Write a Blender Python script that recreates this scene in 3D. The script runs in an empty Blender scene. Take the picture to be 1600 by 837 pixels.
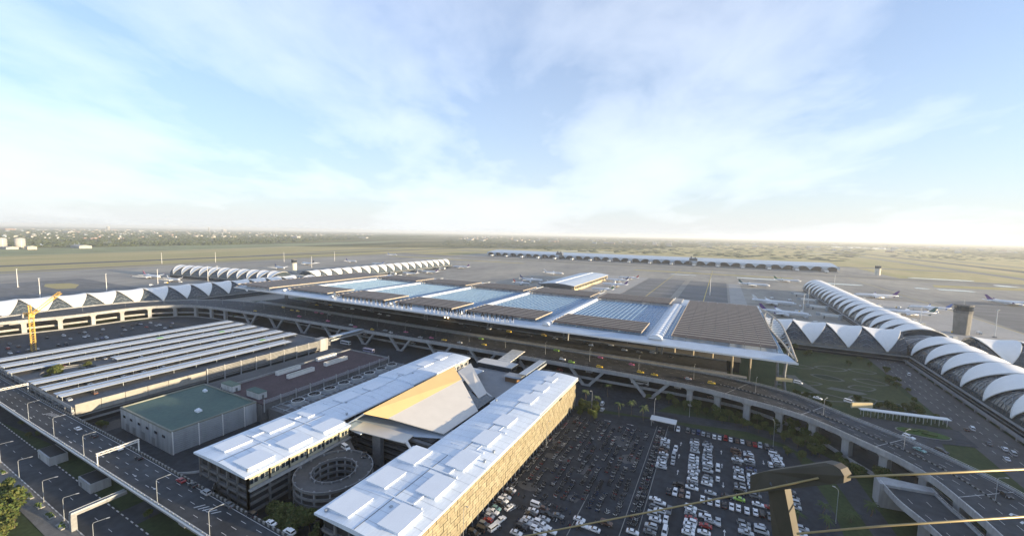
import bpy, math, random
from mathutils import Matrix, Vector
R = math.radians
rnd = random.Random(7)
sc = bpy.context.scene
COL = sc.collection

# ---------------------------------------------------------------- camera
H = 110.0
FPX = 631.0                       # focal length in pixels of a 1600 px wide frame
YAW, PITCH, ROLL = R(27.4), R(4.842), R(1.077)
fw = Vector((-math.sin(YAW)*math.cos(PITCH), math.cos(YAW)*math.cos(PITCH), -math.sin(PITCH)))
r0 = Vector((math.cos(YAW), math.sin(YAW), 0)); u0 = r0.cross(fw)
rt = r0*math.cos(ROLL)+u0*math.sin(ROLL); up = u0*math.cos(ROLL)-r0*math.sin(ROLL)
cam = bpy.data.cameras.new('camera'); cam_o = bpy.data.objects.new('camera', cam); COL.objects.link(cam_o)
cam.sensor_width = 36; cam.lens = 36*FPX/1600; cam.clip_start = .1; cam.clip_end = 120000
cam_o.matrix_world = Matrix(((rt.x, up.x, -fw.x, 0), (rt.y, up.y, -fw.y, 0), (rt.z, up.z, -fw.z, H), (0, 0, 0, 1)))
sc.camera = cam_o
sc.view_settings.view_transform = 'Standard'; sc.view_settings.look = 'None'
sc.view_settings.exposure = EXPOSURE = 2.15; sc.view_settings.gamma = 1
sc.cycles.max_bounces = 5; sc.cycles.volume_bounces = 1; sc.cycles.use_denoising = True
sc.cycles.transparent_max_bounces = 6; sc.cycles.caustics_reflective = False; sc.cycles.caustics_refractive = False
sc.cycles.sample_clamp_indirect = 4

# ---------------------------------------------------------------- sky and sun
SUN_AZ, SUN_EL = R(83), R(5.5)    # azimuth from +Y towards +X
w = bpy.data.worlds.new('World'); sc.world = w; w.use_nodes = True
nt = w.node_tree; N = nt.nodes; LK = nt.links
for n in list(N): N.remove(n)
def nd(t, **k):
    n = N.new(t)
    for a, b in k.items(): setattr(n, a, b)
    return n
def mth(op, a, b=None, c=None):
    n = nd('ShaderNodeMath', operation=op)
    for i, x in enumerate((a, b, c)):
        if x is None: continue
        if isinstance(x, (int, float)): n.inputs[i].default_value = x
        else: LK.new(x, n.inputs[i])
    return n.outputs[0]
sky = nd('ShaderNodeTexSky', sky_type='NISHITA', sun_disc=False, sun_elevation=SUN_EL, sun_rotation=SUN_AZ,
         altitude=0, air_density=1.3, dust_density=1.5, ozone_density=6.0)
tc = nd('ShaderNodeTexCoord'); sx = nd('ShaderNodeSeparateXYZ'); LK.new(tc.outputs['Generated'], sx.inputs[0])
dz = mth('MAXIMUM', sx.outputs[2], 0.0)
den = mth('ADD', dz, .2)
cx = mth('DIVIDE', sx.outputs[0], den); cy = mth('DIVIDE', sx.outputs[1], den)
ca = mth('ADD', mth('MULTIPLY', cx, -.47), mth('MULTIPLY', cy, .88))       # along the wind
cb = mth('ADD', mth('MULTIPLY', cx, .88), mth('MULTIPLY', cy, .47))        # across it
cv = nd('ShaderNodeCombineXYZ'); LK.new(mth('MULTIPLY', ca, .7), cv.inputs[0]); LK.new(cb, cv.inputs[1])
mp = nd('ShaderNodeMapping'); LK.new(cv.outputs[0], mp.inputs[0]); mp.inputs['Location'].default_value = (-2, -7, 0)
n1 = nd('ShaderNodeTexNoise'); n1.inputs['Scale'].default_value = .55; n1.inputs['Detail'].default_value = 9; n1.inputs['Roughness'].default_value = .5; n1.inputs['Distortion'].default_value = .12
LK.new(mp.outputs[0], n1.inputs['Vector'])
n2 = nd('ShaderNodeTexNoise'); n2.inputs['Scale'].default_value = 2.6; n2.inputs['Detail'].default_value = 8; n2.inputs['Roughness'].default_value = .6; n2.inputs['Distortion'].default_value = .35
LK.new(mp.outputs[0], n2.inputs['Vector'])
cov = mth('ADD', mth('MULTIPLY', n1.outputs[0], .8), mth('MULTIPLY', n2.outputs[0], .2))
tau = mth('MULTIPLY', mth('MAXIMUM', mth('SUBTRACT', cov, .47), 0), 4.8)
thin = mth('DIVIDE', .28, mth('ADD', dz, .12))            # even high veil, denser along the longer path near the horizon
tau = mth('DIVIDE', tau, mth('ADD', dz, .22))
tau = mth('ADD', tau, thin)
alpha = mth('SUBTRACT', 1.0, mth('POWER', 2.718, mth('MULTIPLY', tau, -1.0)))
mix = nd('ShaderNodeMix', data_type='RGBA'); LK.new(alpha, mix.inputs[0])
LK.new(sky.outputs[0], mix.inputs[6])
cl = nd('ShaderNodeMix', data_type='RGBA'); cl.inputs[0].default_value = .38
cl.inputs[6].default_value = (3.35, 3.5, 3.66, 1); LK.new(sky.outputs[0], cl.inputs[7])
LK.new(cl.outputs[2], mix.inputs[7])
bg = nd('ShaderNodeBackground'); bg.inputs['Strength'].default_value = SKY_STRENGTH = .10
LK.new(mix.outputs[2], bg.inputs[0])
wo = nd('ShaderNodeOutputWorld'); LK.new(bg.outputs[0], wo.inputs[0])

sun = bpy.data.lights.new('sun', 'SUN'); sun.energy = 2.8; sun.angle = R(.6); sun.color = (1.0, .79, .5)
sun_o = bpy.data.objects.new('sun', sun); COL.objects.link(sun_o)
sd = Vector((math.sin(SUN_AZ)*math.cos(SUN_EL), math.cos(SUN_AZ)*math.cos(SUN_EL), math.sin(SUN_EL)))
sun_o.rotation_euler = sd.to_track_quat('Z', 'Y').to_euler(); sun_o.location = (300, 0, 300)

# ---------------------------------------------------------------- materials
MATS = {}
def M(name, col, rough=.75, var=.12, scale=.15, metal=0, bump=0, stretch=None, col2=None, var2=None, spec=.4, emit=None):
    if name in MATS: return MATS[name]
    m = bpy.data.materials.new(name); m.use_nodes = True; t = m.node_tree; p = t.nodes['Principled BSDF']
    p.inputs['Roughness'].default_value = rough; p.inputs['Metallic'].default_value = metal
    p.inputs['Specular IOR Level'].default_value = spec
    if emit:
        p.inputs['Emission Color'].default_value = (*emit[:3], 1); p.inputs['Emission Strength'].default_value = emit[3]
    g = t.nodes.new('ShaderNodeNewGeometry'); v = g.outputs['Position']
    if stretch:
        q = t.nodes.new('ShaderNodeMapping'); q.inputs['Scale'].default_value = stretch; t.links.new(v, q.inputs[0]); v = q.outputs[0]
    n = t.nodes.new('ShaderNodeTexNoise'); n.inputs['Scale'].default_value = scale; n.inputs['Detail'].default_value = 7; n.inputs['Roughness'].default_value = .62
    t.links.new(v, n.inputs['Vector'])
    r = t.nodes.new('ShaderNodeValToRGB'); e = r.color_ramp.elements
    a = col2 or tuple(c*(1-var) for c in col); b = col if col2 else tuple(min(1, c*(1+var)) for c in col)
    e[0].position = .32; e[0].color = (*a, 1); e[1].position = .68; e[1].color = (*b, 1)
    t.links.new(n.outputs[0], r.inputs[0]); c = r.outputs[0]
    if var2:                                        # second, finer layer
        n2 = t.nodes.new('ShaderNodeTexNoise'); n2.inputs['Scale'].default_value = var2[0]; n2.inputs['Detail'].default_value = 5
        t.links.new(v, n2.inputs['Vector'])
        r2 = t.nodes.new('ShaderNodeMapRange'); r2.inputs[1].default_value = .3; r2.inputs[2].default_value = .7; r2.inputs[3].default_value = 1-var2[1]; r2.inputs[4].default_value = 1+var2[1]
        t.links.new(n2.outputs[0], r2.inputs[0])
        x = t.nodes.new('ShaderNodeMix'); x.data_type = 'RGBA'; x.blend_type = 'MULTIPLY'; x.inputs[0].default_value = 1
        t.links.new(c, x.inputs[6]); t.links.new(r2.outputs[0], x.inputs[7]); c = x.outputs[2]
    t.links.new(c, p.inputs['Base Color'])
    if bump:
        bn = t.nodes.new('ShaderNodeBump'); bn.inputs['Strength'].default_value = bump; bn.inputs['Distance'].default_value = .05
        t.links.new(n.outputs[0], bn.inputs['Height']); t.links.new(bn.outputs[0], p.inputs['Normal'])
    MATS[name] = m
    return m
white_roof = M('white metal roof', (.66, .73, .81), .42, .07, .12, var2=(1.6, .06), stretch=(1, .2, 1))
white_box = M('white roof box', (.7, .75, .81), .45, .03)
membrane = M('white membrane', (.8, .79, .76), .5, .04, .3)
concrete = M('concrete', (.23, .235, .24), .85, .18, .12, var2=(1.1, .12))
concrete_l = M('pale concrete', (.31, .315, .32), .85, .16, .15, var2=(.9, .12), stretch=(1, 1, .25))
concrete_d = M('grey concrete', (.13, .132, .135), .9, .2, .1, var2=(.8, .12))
asphalt = M('asphalt', (.04, .045, .052), .85, .35, .05, var2=(.35, .22))
asphalt_d = M('car park asphalt', (.026, .031, .039), .85, .35, .05, var2=(.4, .28))
asphalt_p = M('worn asphalt', (.085, .085, .085), .9, .22, .05, var2=(.5, .12))
dark = M('dark interior', (.022, .023, .026), .7, .3, .3)  # near-black colour stands in for shade inside open floors and hollows
dark_glass = M('dark blue glass', (.02, .03, .042), .12, .2, .2, spec=.6)
roof_glass = M('skylight glass', (.1, .215, .37), .25, .14, .06, spec=.08)  # blue of the reflected sky put into the base colour, little gloss
tube_glass = M('concourse glass', (.045, .06, .075), .15, .25, .3, spec=.6)
mullion = M('pale mullion', (.24, .36, .48), .4, .05)
fascia_m = M('pale blue fascia', (.47, .54, .62), .4, .08, .1)
louvre_m = M('brown louvre', (.115, .086, .066), .55, .18, .25, var2=(1.2, .12))
louvre_lit = M('lit louvre edge', (.38, .33, .27), .5, .06)  # paler colour imitates sky and sun light on the louvre edges
steel = M('grey steel', (.34, .37, .4), .45, .1, .4, metal=.2)
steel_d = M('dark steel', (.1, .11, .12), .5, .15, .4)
steel_w = M('white steel', (.7, .7, .68), .45, .05)
paint_w = M('white paint', (.55, .55, .54), .7, .25, .9)
paint_y = M('yellow paint', (.6, .45, .08), .6, .1)
paint_k = M('black paint', (.03, .03, .03), .6, .1)
grass_d = M('lawn', (.045, .066, .02), .95, .3, .05, col2=(.028, .046, .014), var2=(.6, .25))
hedge_m = M('clipped hedge', (.05, .1, .02), .95, .3, .5)
grass_air = M('airfield grass', (.46, .37, .17), .95, .2, .004, col2=(.29, .265, .1), stretch=(2.2, .35, 1), var2=(.03, .12))
apron_m = M('apron concrete', (.37, .335, .275), .9, .2, .008, col2=(.2, .195, .18), stretch=(1, .4, 1), var2=(.06, .14))
apron_l = M('pale apron concrete', (.36, .345, .32), .9, .12, .03, var2=(.2, .1))
apron_dk = M('dark apron asphalt', (.15, .15, .148), .9, .25, .03, stretch=(.25, 1, 1), var2=(.09, .18))
taxi_m = M('taxiway asphalt', (.2, .19, .17), .9, .2, .006, stretch=(1, .3, 1))
runway_m = M('runway asphalt', (.085, .085, .085), .9, .2, .01, stretch=(1, .1, 1))
water_m = M('pond water', (.03, .04, .05), .03, .1, .01, spec=.5)
glow = M('lit lamp', (.9, .9, .95), .5, 0, emit=(.9, .93, 1, 2.5))
glow_o = M('orange lamp', (.9, .6, .3), .5, 0, emit=(1, .62, .25, 2.5))
red_deck = M('dark red roof deck', (.07, .045, .05), .85, .2, .1, var2=(.8, .15))
green_roof = M('green painted roof', (.085, .14, .115), .8, .25, .05, col2=(.06, .105, .095), var2=(.5, .1))
stained = M('stained white wall', (.36, .375, .385), .85, .3, .25, stretch=(1, 1, .12), var2=(.06, .2))
cream = M('cream roof panel', (.62, .59, .54), .6, .04, .15)
sunlit_gold = M('sunlit golden panel', (.46, .34, .17), .5, .04, .15)  # golden sunlight on the steeper fold put into the colour
facade_p = M('perforated facade panel', (.42, .37, .25), .6, .16, .35, col2=(.34, .3, .2), var2=(1.4, .14))
facade_b = M('facade backing', (.1, .085, .06), .8, .2)
shade_m = M('sunshade sheet', (.52, .56, .61), .45, .08, .08, var2=(.5, .06))
sunlit_wall = M('yellow lit wall', (.34, .32, .24), .8, .1)  # yellow of the low sun put into the wall colour
bark = M('bark', (.11, .085, .06), .9, .2, 1.5)
leaf_a = M('green leaves', (.06, .09, .022), .85, .35, .25)
leaf_b = M('olive leaves', (.1, .11, .028), .85, .3, .25)
leaf_p = M('palm fronds', (.05, .075, .025), .8, .3, .5)
tree_far = M('far tree', (.045, .06, .03), .95, .35, .02)
crane_y = M('crane yellow', (.62, .38, .06), .5, .1)
bronze = M('bronze metal', (.085, .075, .06), .6, .15, 6, metal=.1)
cable_m = M('sunlit golden cable', (.34, .27, .14), .45, .1, 8, metal=.3)  # steel cable, its golden sunlight put into the colour
tyre = M('rubber', (.02, .02, .02), .8, .1)
car_glass = M('car glass', (.015, .018, .022), .1, .1, spec=.6)
soil = M('bare soil', (.2, .16, .11), .95, .25, .05)
kerb_m = M('kerb stone', (.26, .26, .25), .85, .12)

# ---------------------------------------------------------------- mesh helpers
class MB:
    def __init__(s): s.v = []; s.f = []; s.mi = []; s.m = []
    def mi_(s, m):
        if m not in s.m: s.m.append(m)
        return s.m.index(m)
    def add(s, vs, fs, m):
        b = len(s.v); s.v.extend(vs); k = s.mi_(m)
        for f in fs: s.f.append(tuple(i+b for i in f)); s.mi.append(k)
        return s
    def box(s, x0, x1, y0, y1, z0, z1, m):
        return s.add([(x, y, z) for z in (z0, z1) for y in (y0, y1) for x in (x0, x1)],
                     [(0, 2, 3, 1), (4, 5, 7, 6), (0, 1, 5, 4), (2, 6, 7, 3), (0, 4, 6, 2), (1, 3, 7, 5)], m)
    def quad(s, a, b, c, d, m): return s.add([a, b, c, d], [(0, 1, 2, 3)], m)
    def prism(s, poly, z0, z1, m, side=None):
        n = len(poly); z0s = z0 if hasattr(z0, '__len__') else [z0]*n; z1s = z1 if hasattr(z1, '__len__') else [z1]*n
        vs = [(p[0], p[1], z) for p, z in zip(poly, z0s)]+[(p[0], p[1], z) for p, z in zip(poly, z1s)]
        s.add(vs, [tuple(range(n, 2*n)), tuple(range(n-1, -1, -1))], m)
        return s.add(vs, [(i, (i+1) % n, n+(i+1) % n, n+i) for i in range(n)], side or m)
    def bar(s, p, q, wd, ht, m, upv=(0, 0, 1)):
        p = Vector(p); q = Vector(q); d = (q-p).normalized(); U = Vector(upv)
        if abs(d.dot(U)) > .98: U = Vector((0, 1, 0))
        a = d.cross(U).normalized(); b = a.cross(d); a *= wd/2; b *= ht/2
        vs = [tuple(x+i*a+j*b) for x in (p, q) for i, j in ((-1, -1), (1, -1), (1, 1), (-1, 1))]
        return s.add(vs, [(3, 2, 1, 0), (4, 5, 6, 7)]+[(i, (i+1) % 4, 4+(i+1) % 4, 4+i) for i in range(4)], m)
    def tube(s, pts, r, n, m, cap=True):
        pts = [Vector(p) for p in pts]; k = len(pts); rs = r if hasattr(r, '__len__') else [r]*k; vs = []
        for i, p in enumerate(pts):
            d = (pts[min(i+1, k-1)]-pts[max(i-1, 0)]).normalized(); U = Vector((0, 0, 1)) if abs(d.z) < .95 else Vector((0, 1, 0))
            a = d.cross(U).normalized(); b = a.cross(d)
            for j in range(n):
                t = 2*math.pi*j/n; vs.append(tuple(p+rs[i]*(math.cos(t)*a+math.sin(t)*b)))
        fs = [(i*n+j, i*n+(j+1) % n, (i+1)*n+(j+1) % n, (i+1)*n+j) for i in range(k-1) for j in range(n)]
        if cap: fs += [tuple(range(n-1, -1, -1)), tuple(range((k-1)*n, k*n))]
        return s.add(vs, fs, m)
    def ribbon(s, A, B, m):                          # strip between two point lists of equal length
        n = len(A); return s.add([tuple(a) for a in A]+[tuple(b) for b in B], [(i, i+1, n+i+1, n+i) for i in range(n-1)], m)
    def mesh(s, name='mesh', smooth=False):
        me = bpy.data.meshes.new(name); me.from_pydata(s.v, [], s.f)
        for m in s.m: me.materials.append(m)
        me.polygons.foreach_set('material_index', s.mi)
        if smooth: me.polygons.foreach_set('use_smooth', [True]*len(s.f))
        me.update(); return me
    def obj(s, name, parent=None, smooth=False, **k): return link(name, s.mesh(name, smooth), parent, **k)
def link(name, me, parent=None, loc=None, rot=None, kind=None, label=None, scale=None):
    o = bpy.data.objects.new(name, me); COL.objects.link(o); o.parent = parent
    if loc is not None: o.location = loc
    if rot is not None: o.rotation_euler = rot if hasattr(rot, '__len__') else (0, 0, rot)
    if scale is not None: o.scale = (scale,)*3 if isinstance(scale, (int, float)) else scale
    if kind: o['kind'] = kind
    if label: o['label'] = label
    return o
def tag(o, label, cat, group=None, kind=None):
    o['label'] = label; o['category'] = cat
    if group: o['group'] = group
    if kind: o['kind'] = kind
    return o
def T(name, label, cat, loc=(0, 0, 0), rz=0, group=None):
    o = link(name, None, None, loc, rz); return tag(o, label, cat, group)
def S(name, mb, kind='structure', label=None, **k):
    o = mb.obj(name, **k); o['kind'] = kind
    if label: o['label'] = label
    return o
def sheet(name, poly, z, m, label=None, kind='structure'):
    mb = MB(); mb.add([(x, y, z) for x, y in poly], [tuple(range(len(poly)))], m)
    return S(name, mb, kind, label)
def rect(x0, x1, y0, y1): return [(x0, y0), (x1, y0), (x1, y1), (x0, y1)]
def resample(pts, n):
    pts = [Vector((*p, 0)) if len(p) == 2 else Vector(p) for p in pts]
    # Catmull-Rom then even spacing
    fine = []
    for i in range(len(pts)-1):
        a, b, c, d = pts[max(i-1, 0)], pts[i], pts[i+1], pts[min(i+2, len(pts)-1)]
        for k in range(12):
            t = k/12; fine.append(.5*((2*b)+(c-a)*t+(2*a-5*b+4*c-d)*t*t+(3*b-a-3*c+d)*t**3))
    fine.append(pts[-1])
    L = [0]
    for i in range(1, len(fine)): L.append(L[-1]+(fine[i]-fine[i-1]).length)
    out = []; j = 0
    for k in range(n):
        t = L[-1]*k/(n-1)
        while j < len(L)-2 and L[j+1] < t: j += 1
        s = (t-L[j])/max(1e-9, L[j+1]-L[j]); out.append(fine[j].lerp(fine[j+1], min(1, max(0, s))))
    return out
def ray(px, py, depth):                              # a point at a distance in front of the tower window
    return Vector((0, 0, H))+fw*depth+rt*((px-800)*depth/FPX)-up*((py-418.5)*depth/FPX)
def un(px, py, z=0.):
    d = fw*FPX+rt*(px-800)-up*(py-418.5); t = (z-H)/d.z
    return d.x*t, d.y*t
ORD = ['first', 'second', 'third', 'fourth', 'fifth', 'sixth', 'seventh', 'eighth', 'ninth', 'tenth', 'eleventh', 'twelfth', 'thirteenth', 'fourteenth', 'fifteenth', 'sixteenth', 'seventeenth', 'eighteenth', 'nineteenth', 'twentieth',
       'twenty-first', 'twenty-second', 'twenty-third', 'twenty-fourth', 'twenty-fifth', 'twenty-sixth', 'twenty-seventh', 'twenty-eighth', 'twenty-ninth', 'thirtieth']
ORD += ['thirty-'+o for o in ORD[:9]]+['fortieth']+['forty-'+o for o in ORD[:9]]+['fiftieth']+['fifty-'+o for o in ORD[:9]]+['sixtieth']
for t_ in ('sixty', 'seventy', 'eighty', 'ninety'): ORD += [t_+'-'+o for o in ORD[:9]]+[{'sixty': 'seventieth', 'seventy': 'eightieth', 'eighty': 'ninetieth', 'ninety': 'hundredth'}[t_]]
# ================================================================ the ground and the airfield
def ground_mat():
    m = bpy.data.materials.new('open country'); m.use_nodes = True; t = m.node_tree; p = t.nodes['Principled BSDF']
    p.inputs['Roughness'].default_value = .95; p.inputs['Specular IOR Level'].default_value = .1
    g = t.nodes.new('ShaderNodeNewGeometry')
    def noise(scale, st, det=6):
        q = t.nodes.new('ShaderNodeMapping'); q.inputs['Scale'].default_value = st; t.links.new(g.outputs['Position'], q.inputs[0])
        n = t.nodes.new('ShaderNodeTexNoise'); n.inputs['Scale'].default_value = scale; n.inputs['Detail'].default_value = det; t.links.new(q.outputs[0], n.inputs['Vector']); return n.outputs[0]
    v = t.nodes.new('ShaderNodeTexVoronoi'); v.inputs['Scale'].default_value = .0022
    q = t.nodes.new('ShaderNodeMapping'); q.inputs['Scale'].default_value = (1, .55, 1); t.links.new(g.outputs['Position'], q.inputs[0]); t.links.new(q.outputs[0], v.inputs['Vector'])
    def ramp(f, cs):
        r = t.nodes.new('ShaderNodeValToRGB'); e = r.color_ramp.elements
        while len(e) < len(cs): e.new(.5)
        for x, (ps, c) in zip(e, cs): x.position = ps; x.color = (*c, 1)
        t.links.new(f, r.inputs[0]); return r.outputs[0]
    def mixc(f, a, b, bl='MIX'):
        x = t.nodes.new('ShaderNodeMix'); x.data_type = 'RGBA'; x.blend_type = bl
        if isinstance(f, float): x.inputs[0].default_value = f
        else: t.links.new(f, x.inputs[0])
        t.links.new(a, x.inputs[6]); t.links.new(b, x.inputs[7]); return x.outputs[2]
    fields = ramp(v.outputs['Color'], [(.1, (.07, .085, .03)), (.35, (.16, .155, .06)), (.6, (.26, .22, .1)), (.85, (.1, .12, .045))])
    woods = ramp(noise(.0018, (1, .6, 1), 9), [(.42, (.04, .052, .02)), (.58, (.2, .18, .08))])
    c = mixc(.55, fields, woods)
    fine = ramp(noise(.03, (1, 1, 1)), [(.3, (.6, .6, .6)), (.7, (1.25, 1.25, 1.25))])
    c = mixc(1.0, c, fine, 'MULTIPLY'); t.links.new(c, p.inputs['Base Color'])
    return m
G = 60000
mb = MB(); mb.add([(-G, -G, 0), (G, -G, 0), (G, G, 0), (-G, G, 0)], [(0, 1, 2, 3)], ground_mat()); S('ground', mb)
sheet('airfield_grass', [(-2450, -600), (1500, -600), (1500, 1200), (2300, 8000), (400, 8000), (-700, 3200), (-2500, 1700)], .06, grass_air, 'dry airfield grass around the runways')
sheet('grass_verge', [(-2180, -400), (-2800, -400), (-2850, 500), (-2950, 1700), (-3600, 4200), (-2950, 2950), (-2450, 1430), (-2200, 420)], .1, M('green verge', (.2, .22, .1), .95, .25, .006))
sheet('perimeter_road', [(-2178, -400), (-2200, -400), (-2215, 420), (-2440, 1440), (-2960, 3000), (-4360, 7000), (-4320, 7000), (-2930, 2990), (-2420, 1430), (-2196, 415)], .14, M('dusty road', (.34, .31, .24), .9, .1))
# runways and taxiways running towards the far plain
sheet('runway', rect(-1700, -1640, -600, 6500), .2, runway_m, 'dark runway beyond the aprons')
sheet('taxiway', rect(-1475, -1440, -600, 3200), .2, taxi_m)
sheet('taxiway', [(-1860, 1500), (-1690, 900), (-1690, 1000), (-1830, 1560), (-1900, 2100), (-1960, 2080)], .24, taxi_m)
for x0, x1 in ((800, 850), (1000, 1060), (1180, 1215)): sheet('runway' if x0 == 1000 else 'taxiway', rect(x0, x1, -600, 7800), .2, runway_m if x0 == 1000 else taxi_m)
sheet('taxiway', rect(-1440, 800, 1500, 1585), .22, taxi_m); sheet('taxiway', rect(-1440, 800, 2050, 2110), .22, taxi_m)
sheet('apron', [(-1420, -300), (-640, -300), (-640, 300), (-540, 340), (-540, 520), (200, 520), (200, 540), (690, 540), (690, 1490), (-1420, 1490)], .3, apron_m, 'wide concrete apron round the piers')
sheet('apron', rect(-1150, 470, 1590, 2045), .3, apron_m, 'apron round the long satellite building')
for n_, (a, b, c, d) in enumerate([(-165, -78, 545, 1105), (-66, 14, 545, 1105)]): sheet('apron_lane', rect(a, b, c, d), .36, apron_dk)
sheet('apron_stand', rect(-285, -168, 545, 1110), .36, apron_l); sheet('apron_stand', rect(18, 42, 545, 1090), .36, apron_l)
sheet('apron_stand', [(215, 560), (330, 560), (330, 960), (215, 1000)], .36, apron_l); sheet('apron_lane', [(335, 700), (690, 900), (690, 1260), (350, 1010)], .36, apron_dk)
sheet('apron_lane', rect(-1180, -770, -100, 330), .36, apron_dk)
sheet('apron_stand', rect(-1000, -740, 640, 1060), .36, M('mid apron', (.17, .17, .165), .9, .2, .02))
for k, y in enumerate(range(580, 1100, 62)): sheet('apron_line', rect(-160+(k % 2)*4, -80, y, y+1.6), .4, paint_w)
for x in (-120, -24): sheet('apron_line', rect(x, x+1.2, 545, 1490), .41, paint_y)
for x in (-1220, -800, 330): sheet('apron_line', rect(x, x+1.2, 560, 1490), .41, paint_y)
for i, (poly) in enumerate([[(-1114, 262), (-1100, 290), (-1060, 292), (-1003, 271), (-1014, 251), (-1070, 250)], [(-1560, 350), (-1480, 350), (-1480, 680), (-1620, 680)], [(-1300, 1330), (-650, 1340), (-650, 1370), (-1300, 1375)], [(-250, 1330), (180, 1335), (180, 1370), (-250, 1368)], [(460, 1330), (790, 1400), (790, 1480), (480, 1400)]]):
    sheet('grass_island', poly, .44, grass_air)
# shallow pools that mirror the low sky
for i, (x0, x1, y0, y1) in enumerate([(40, 180, 1262, 1292), (225, 310, 1248, 1282), (408, 432, 1262, 1290), (445, 505, 1255, 1290), (628, 660, 1460, 1510), (500, 640, 1600, 1640), (1500, 2150, 7000, 8300), (-1000, -600, 2600, 2660), (500, 700, 3700, 3760), (-130, -60, 1255, 1275)]):
    x = (x0+x1)/2; y = (y0+y1)/2; a = (x1-x0)/2; b = (y1-y0)/2
    sheet('pond', [(x+a*math.copysign(abs(math.cos(t))**.5, math.cos(t)), y+b*math.copysign(abs(math.sin(t))**.5, math.sin(t))*(1+.12*math.sin(3*t+i))) for t in [2*math.pi*k/24 for k in range(24)]], .5, water_m)
sheet('pond', [(-3900, 300), (-3300, 250), (-3250, 900), (-3700, 1200), (-4000, 800)], .5, water_m)

# far town and woods on the plain: too small to count, one mass each
mb = MB()
def clump(mb, x, y, r, h, m):
    vs = [(x+r*math.cos(a)*rnd.uniform(.7, 1.2), y+r*math.sin(a)*rnd.uniform(.7, 1.2), -.1) for a in (0, 1.57, 3.14, 4.71)]
    vs += [(x+.7*r*math.cos(a)*rnd.uniform(.5, 1.2), y+.7*r*math.sin(a)*rnd.uniform(.5, 1.2), h*rnd.uniform(.6, 1.1)) for a in (.8, 2.4, 3.9, 5.5)]
    mb.add(vs, [(0, 1, 5, 4), (1, 2, 6, 5), (2, 3, 7, 6), (3, 0, 4, 7), (4, 5, 6, 7)], m)
def far_pt():
    y = rnd.uniform(-200, 9500)**1.0; x = -2950-rnd.random()**1.6*9000-max(0, y-1500)*.55
    return x, y
for k in range(9000):
    x, y = far_pt(); d = math.hypot(x, y); r = rnd.uniform(10, 26)*(d/4000)**.5; clump(mb, x, y, r, rnd.uniform(7, 15), tree_far)
for k in range(2600):
    y = rnd.uniform(2600, 11000); x = rnd.uniform(-.72, .28)*y-150; clump(mb, x, y, rnd.uniform(14, 40), rnd.uniform(2, 6), tree_far)
for k in range(1500):
    y = rnd.uniform(3500, 12000); x = rnd.uniform(.28, .75)*y; clump(mb, x, y, rnd.uniform(12, 30), rnd.uniform(2, 5), tree_far)
S('far_woods', mb, 'stuff', 'dark tree belts covering the plain out to the horizon')
bl_m = [M('far white wall', (.36, .355, .345), .8, .1), M('far grey wall', (.4, .4, .4), .8, .1), M('far tan wall', (.5, .42, .33), .8, .1), M('far blue roof', (.28, .34, .42), .8, .1), M('far red roof', (.25, .17, .14), .8, .1)]
def far_house(mb, x, y, sx_, sy_, h, m):
    mb.box(x-sx_, x+sx_, y-sy_, y+sy_, 0, h, m)
    mb.add([(x-sx_-.5, y-sy_-.5, h), (x+sx_+.5, y-sy_-.5, h), (x+sx_+.5, y+sy_+.5, h), (x-sx_-.5, y+sy_+.5, h), (x-sx_*.6, y, h+h*.3), (x+sx_*.6, y, h+h*.3)], [(0, 1, 5, 4), (1, 2, 5), (2, 3, 4, 5), (3, 0, 4)], rnd.choice(bl_m))
mb = MB()
for k in range(1100):
    x, y = far_pt(); x -= 1700; f = (math.hypot(x, y)/4500)**.8; far_house(mb, x, y, rnd.uniform(5, 13)*f, rnd.uniform(5, 11)*f, rnd.choice((5, 6, 7, 9, 14)), rnd.choice(bl_m))
for k in range(260):
    y = rnd.uniform(5000, 12000); x = rnd.uniform(-.7, .5)*y; far_house(mb, x, y, rnd.uniform(12, 45), rnd.uniform(10, 25), rnd.uniform(6, 16), rnd.choice(bl_m))
S('far_town', mb, 'stuff', 'pale low town scattered along the far plain')
for k, (px, py, hh, ww, lab) in enumerate([(170, 352.8, 95, 30, 'white high-rise standing up from the skyline above the far town'), (327, 353.5, 120, 16, 'slim pale tower on the skyline, the thinnest of the three'), (350, 355, 70, 60, 'broad pale high-rise block on the skyline beside the slim tower')]):
    x, y = un(px, 372, 0); x *= 2.6; y *= 2.6
    t = T('high_rise', lab, 'building', (x, y, 0)); mb = MB(); mb.box(-ww, ww, -ww*.7, ww*.7, 0, hh, bl_m[0]); mb.obj('tower', t)
    mb = MB(); mb.box(-ww*.6, ww*.6, -ww*.4, ww*.4, hh, hh*1.12, bl_m[1]); mb.obj('roof', t)
    mb = MB()
    for zz in range(8, int(hh)-4, 9): mb.box(ww, ww+.6, -ww*.6, ww*.6, zz, zz+4, dark_glass)
    mb.obj('window_band', t)
for k, (px, py, nm) in enumerate([(3, 388, 'white storage tank cut by the edge of the photo'), (32, 388, 'white storage tank standing beside another at the field edge')]):
    x, y = un(px, py, 0); t = T('storage_tank', nm, 'tank', (x, y, 0), group='storage tanks at the field edge'); mb = MB(); r = 17
    mb.tube([(0, 0, 0), (0, 0, 44)], r, 20, bl_m[0]); mb.obj('tank_body', t, True)
    mb = MB(); mb.tube([(0, 0, 44), (0, 0, 47), (0, 0, 49)], [r, r*.8, r*.2], 20, bl_m[0]); mb.obj('dome', t, True)
    mb = MB(); mb.tube([(r+.4, 0, 0), (r+.4, 0, 45)], .8, 5, steel); mb.obj('ladder', t)
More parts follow.
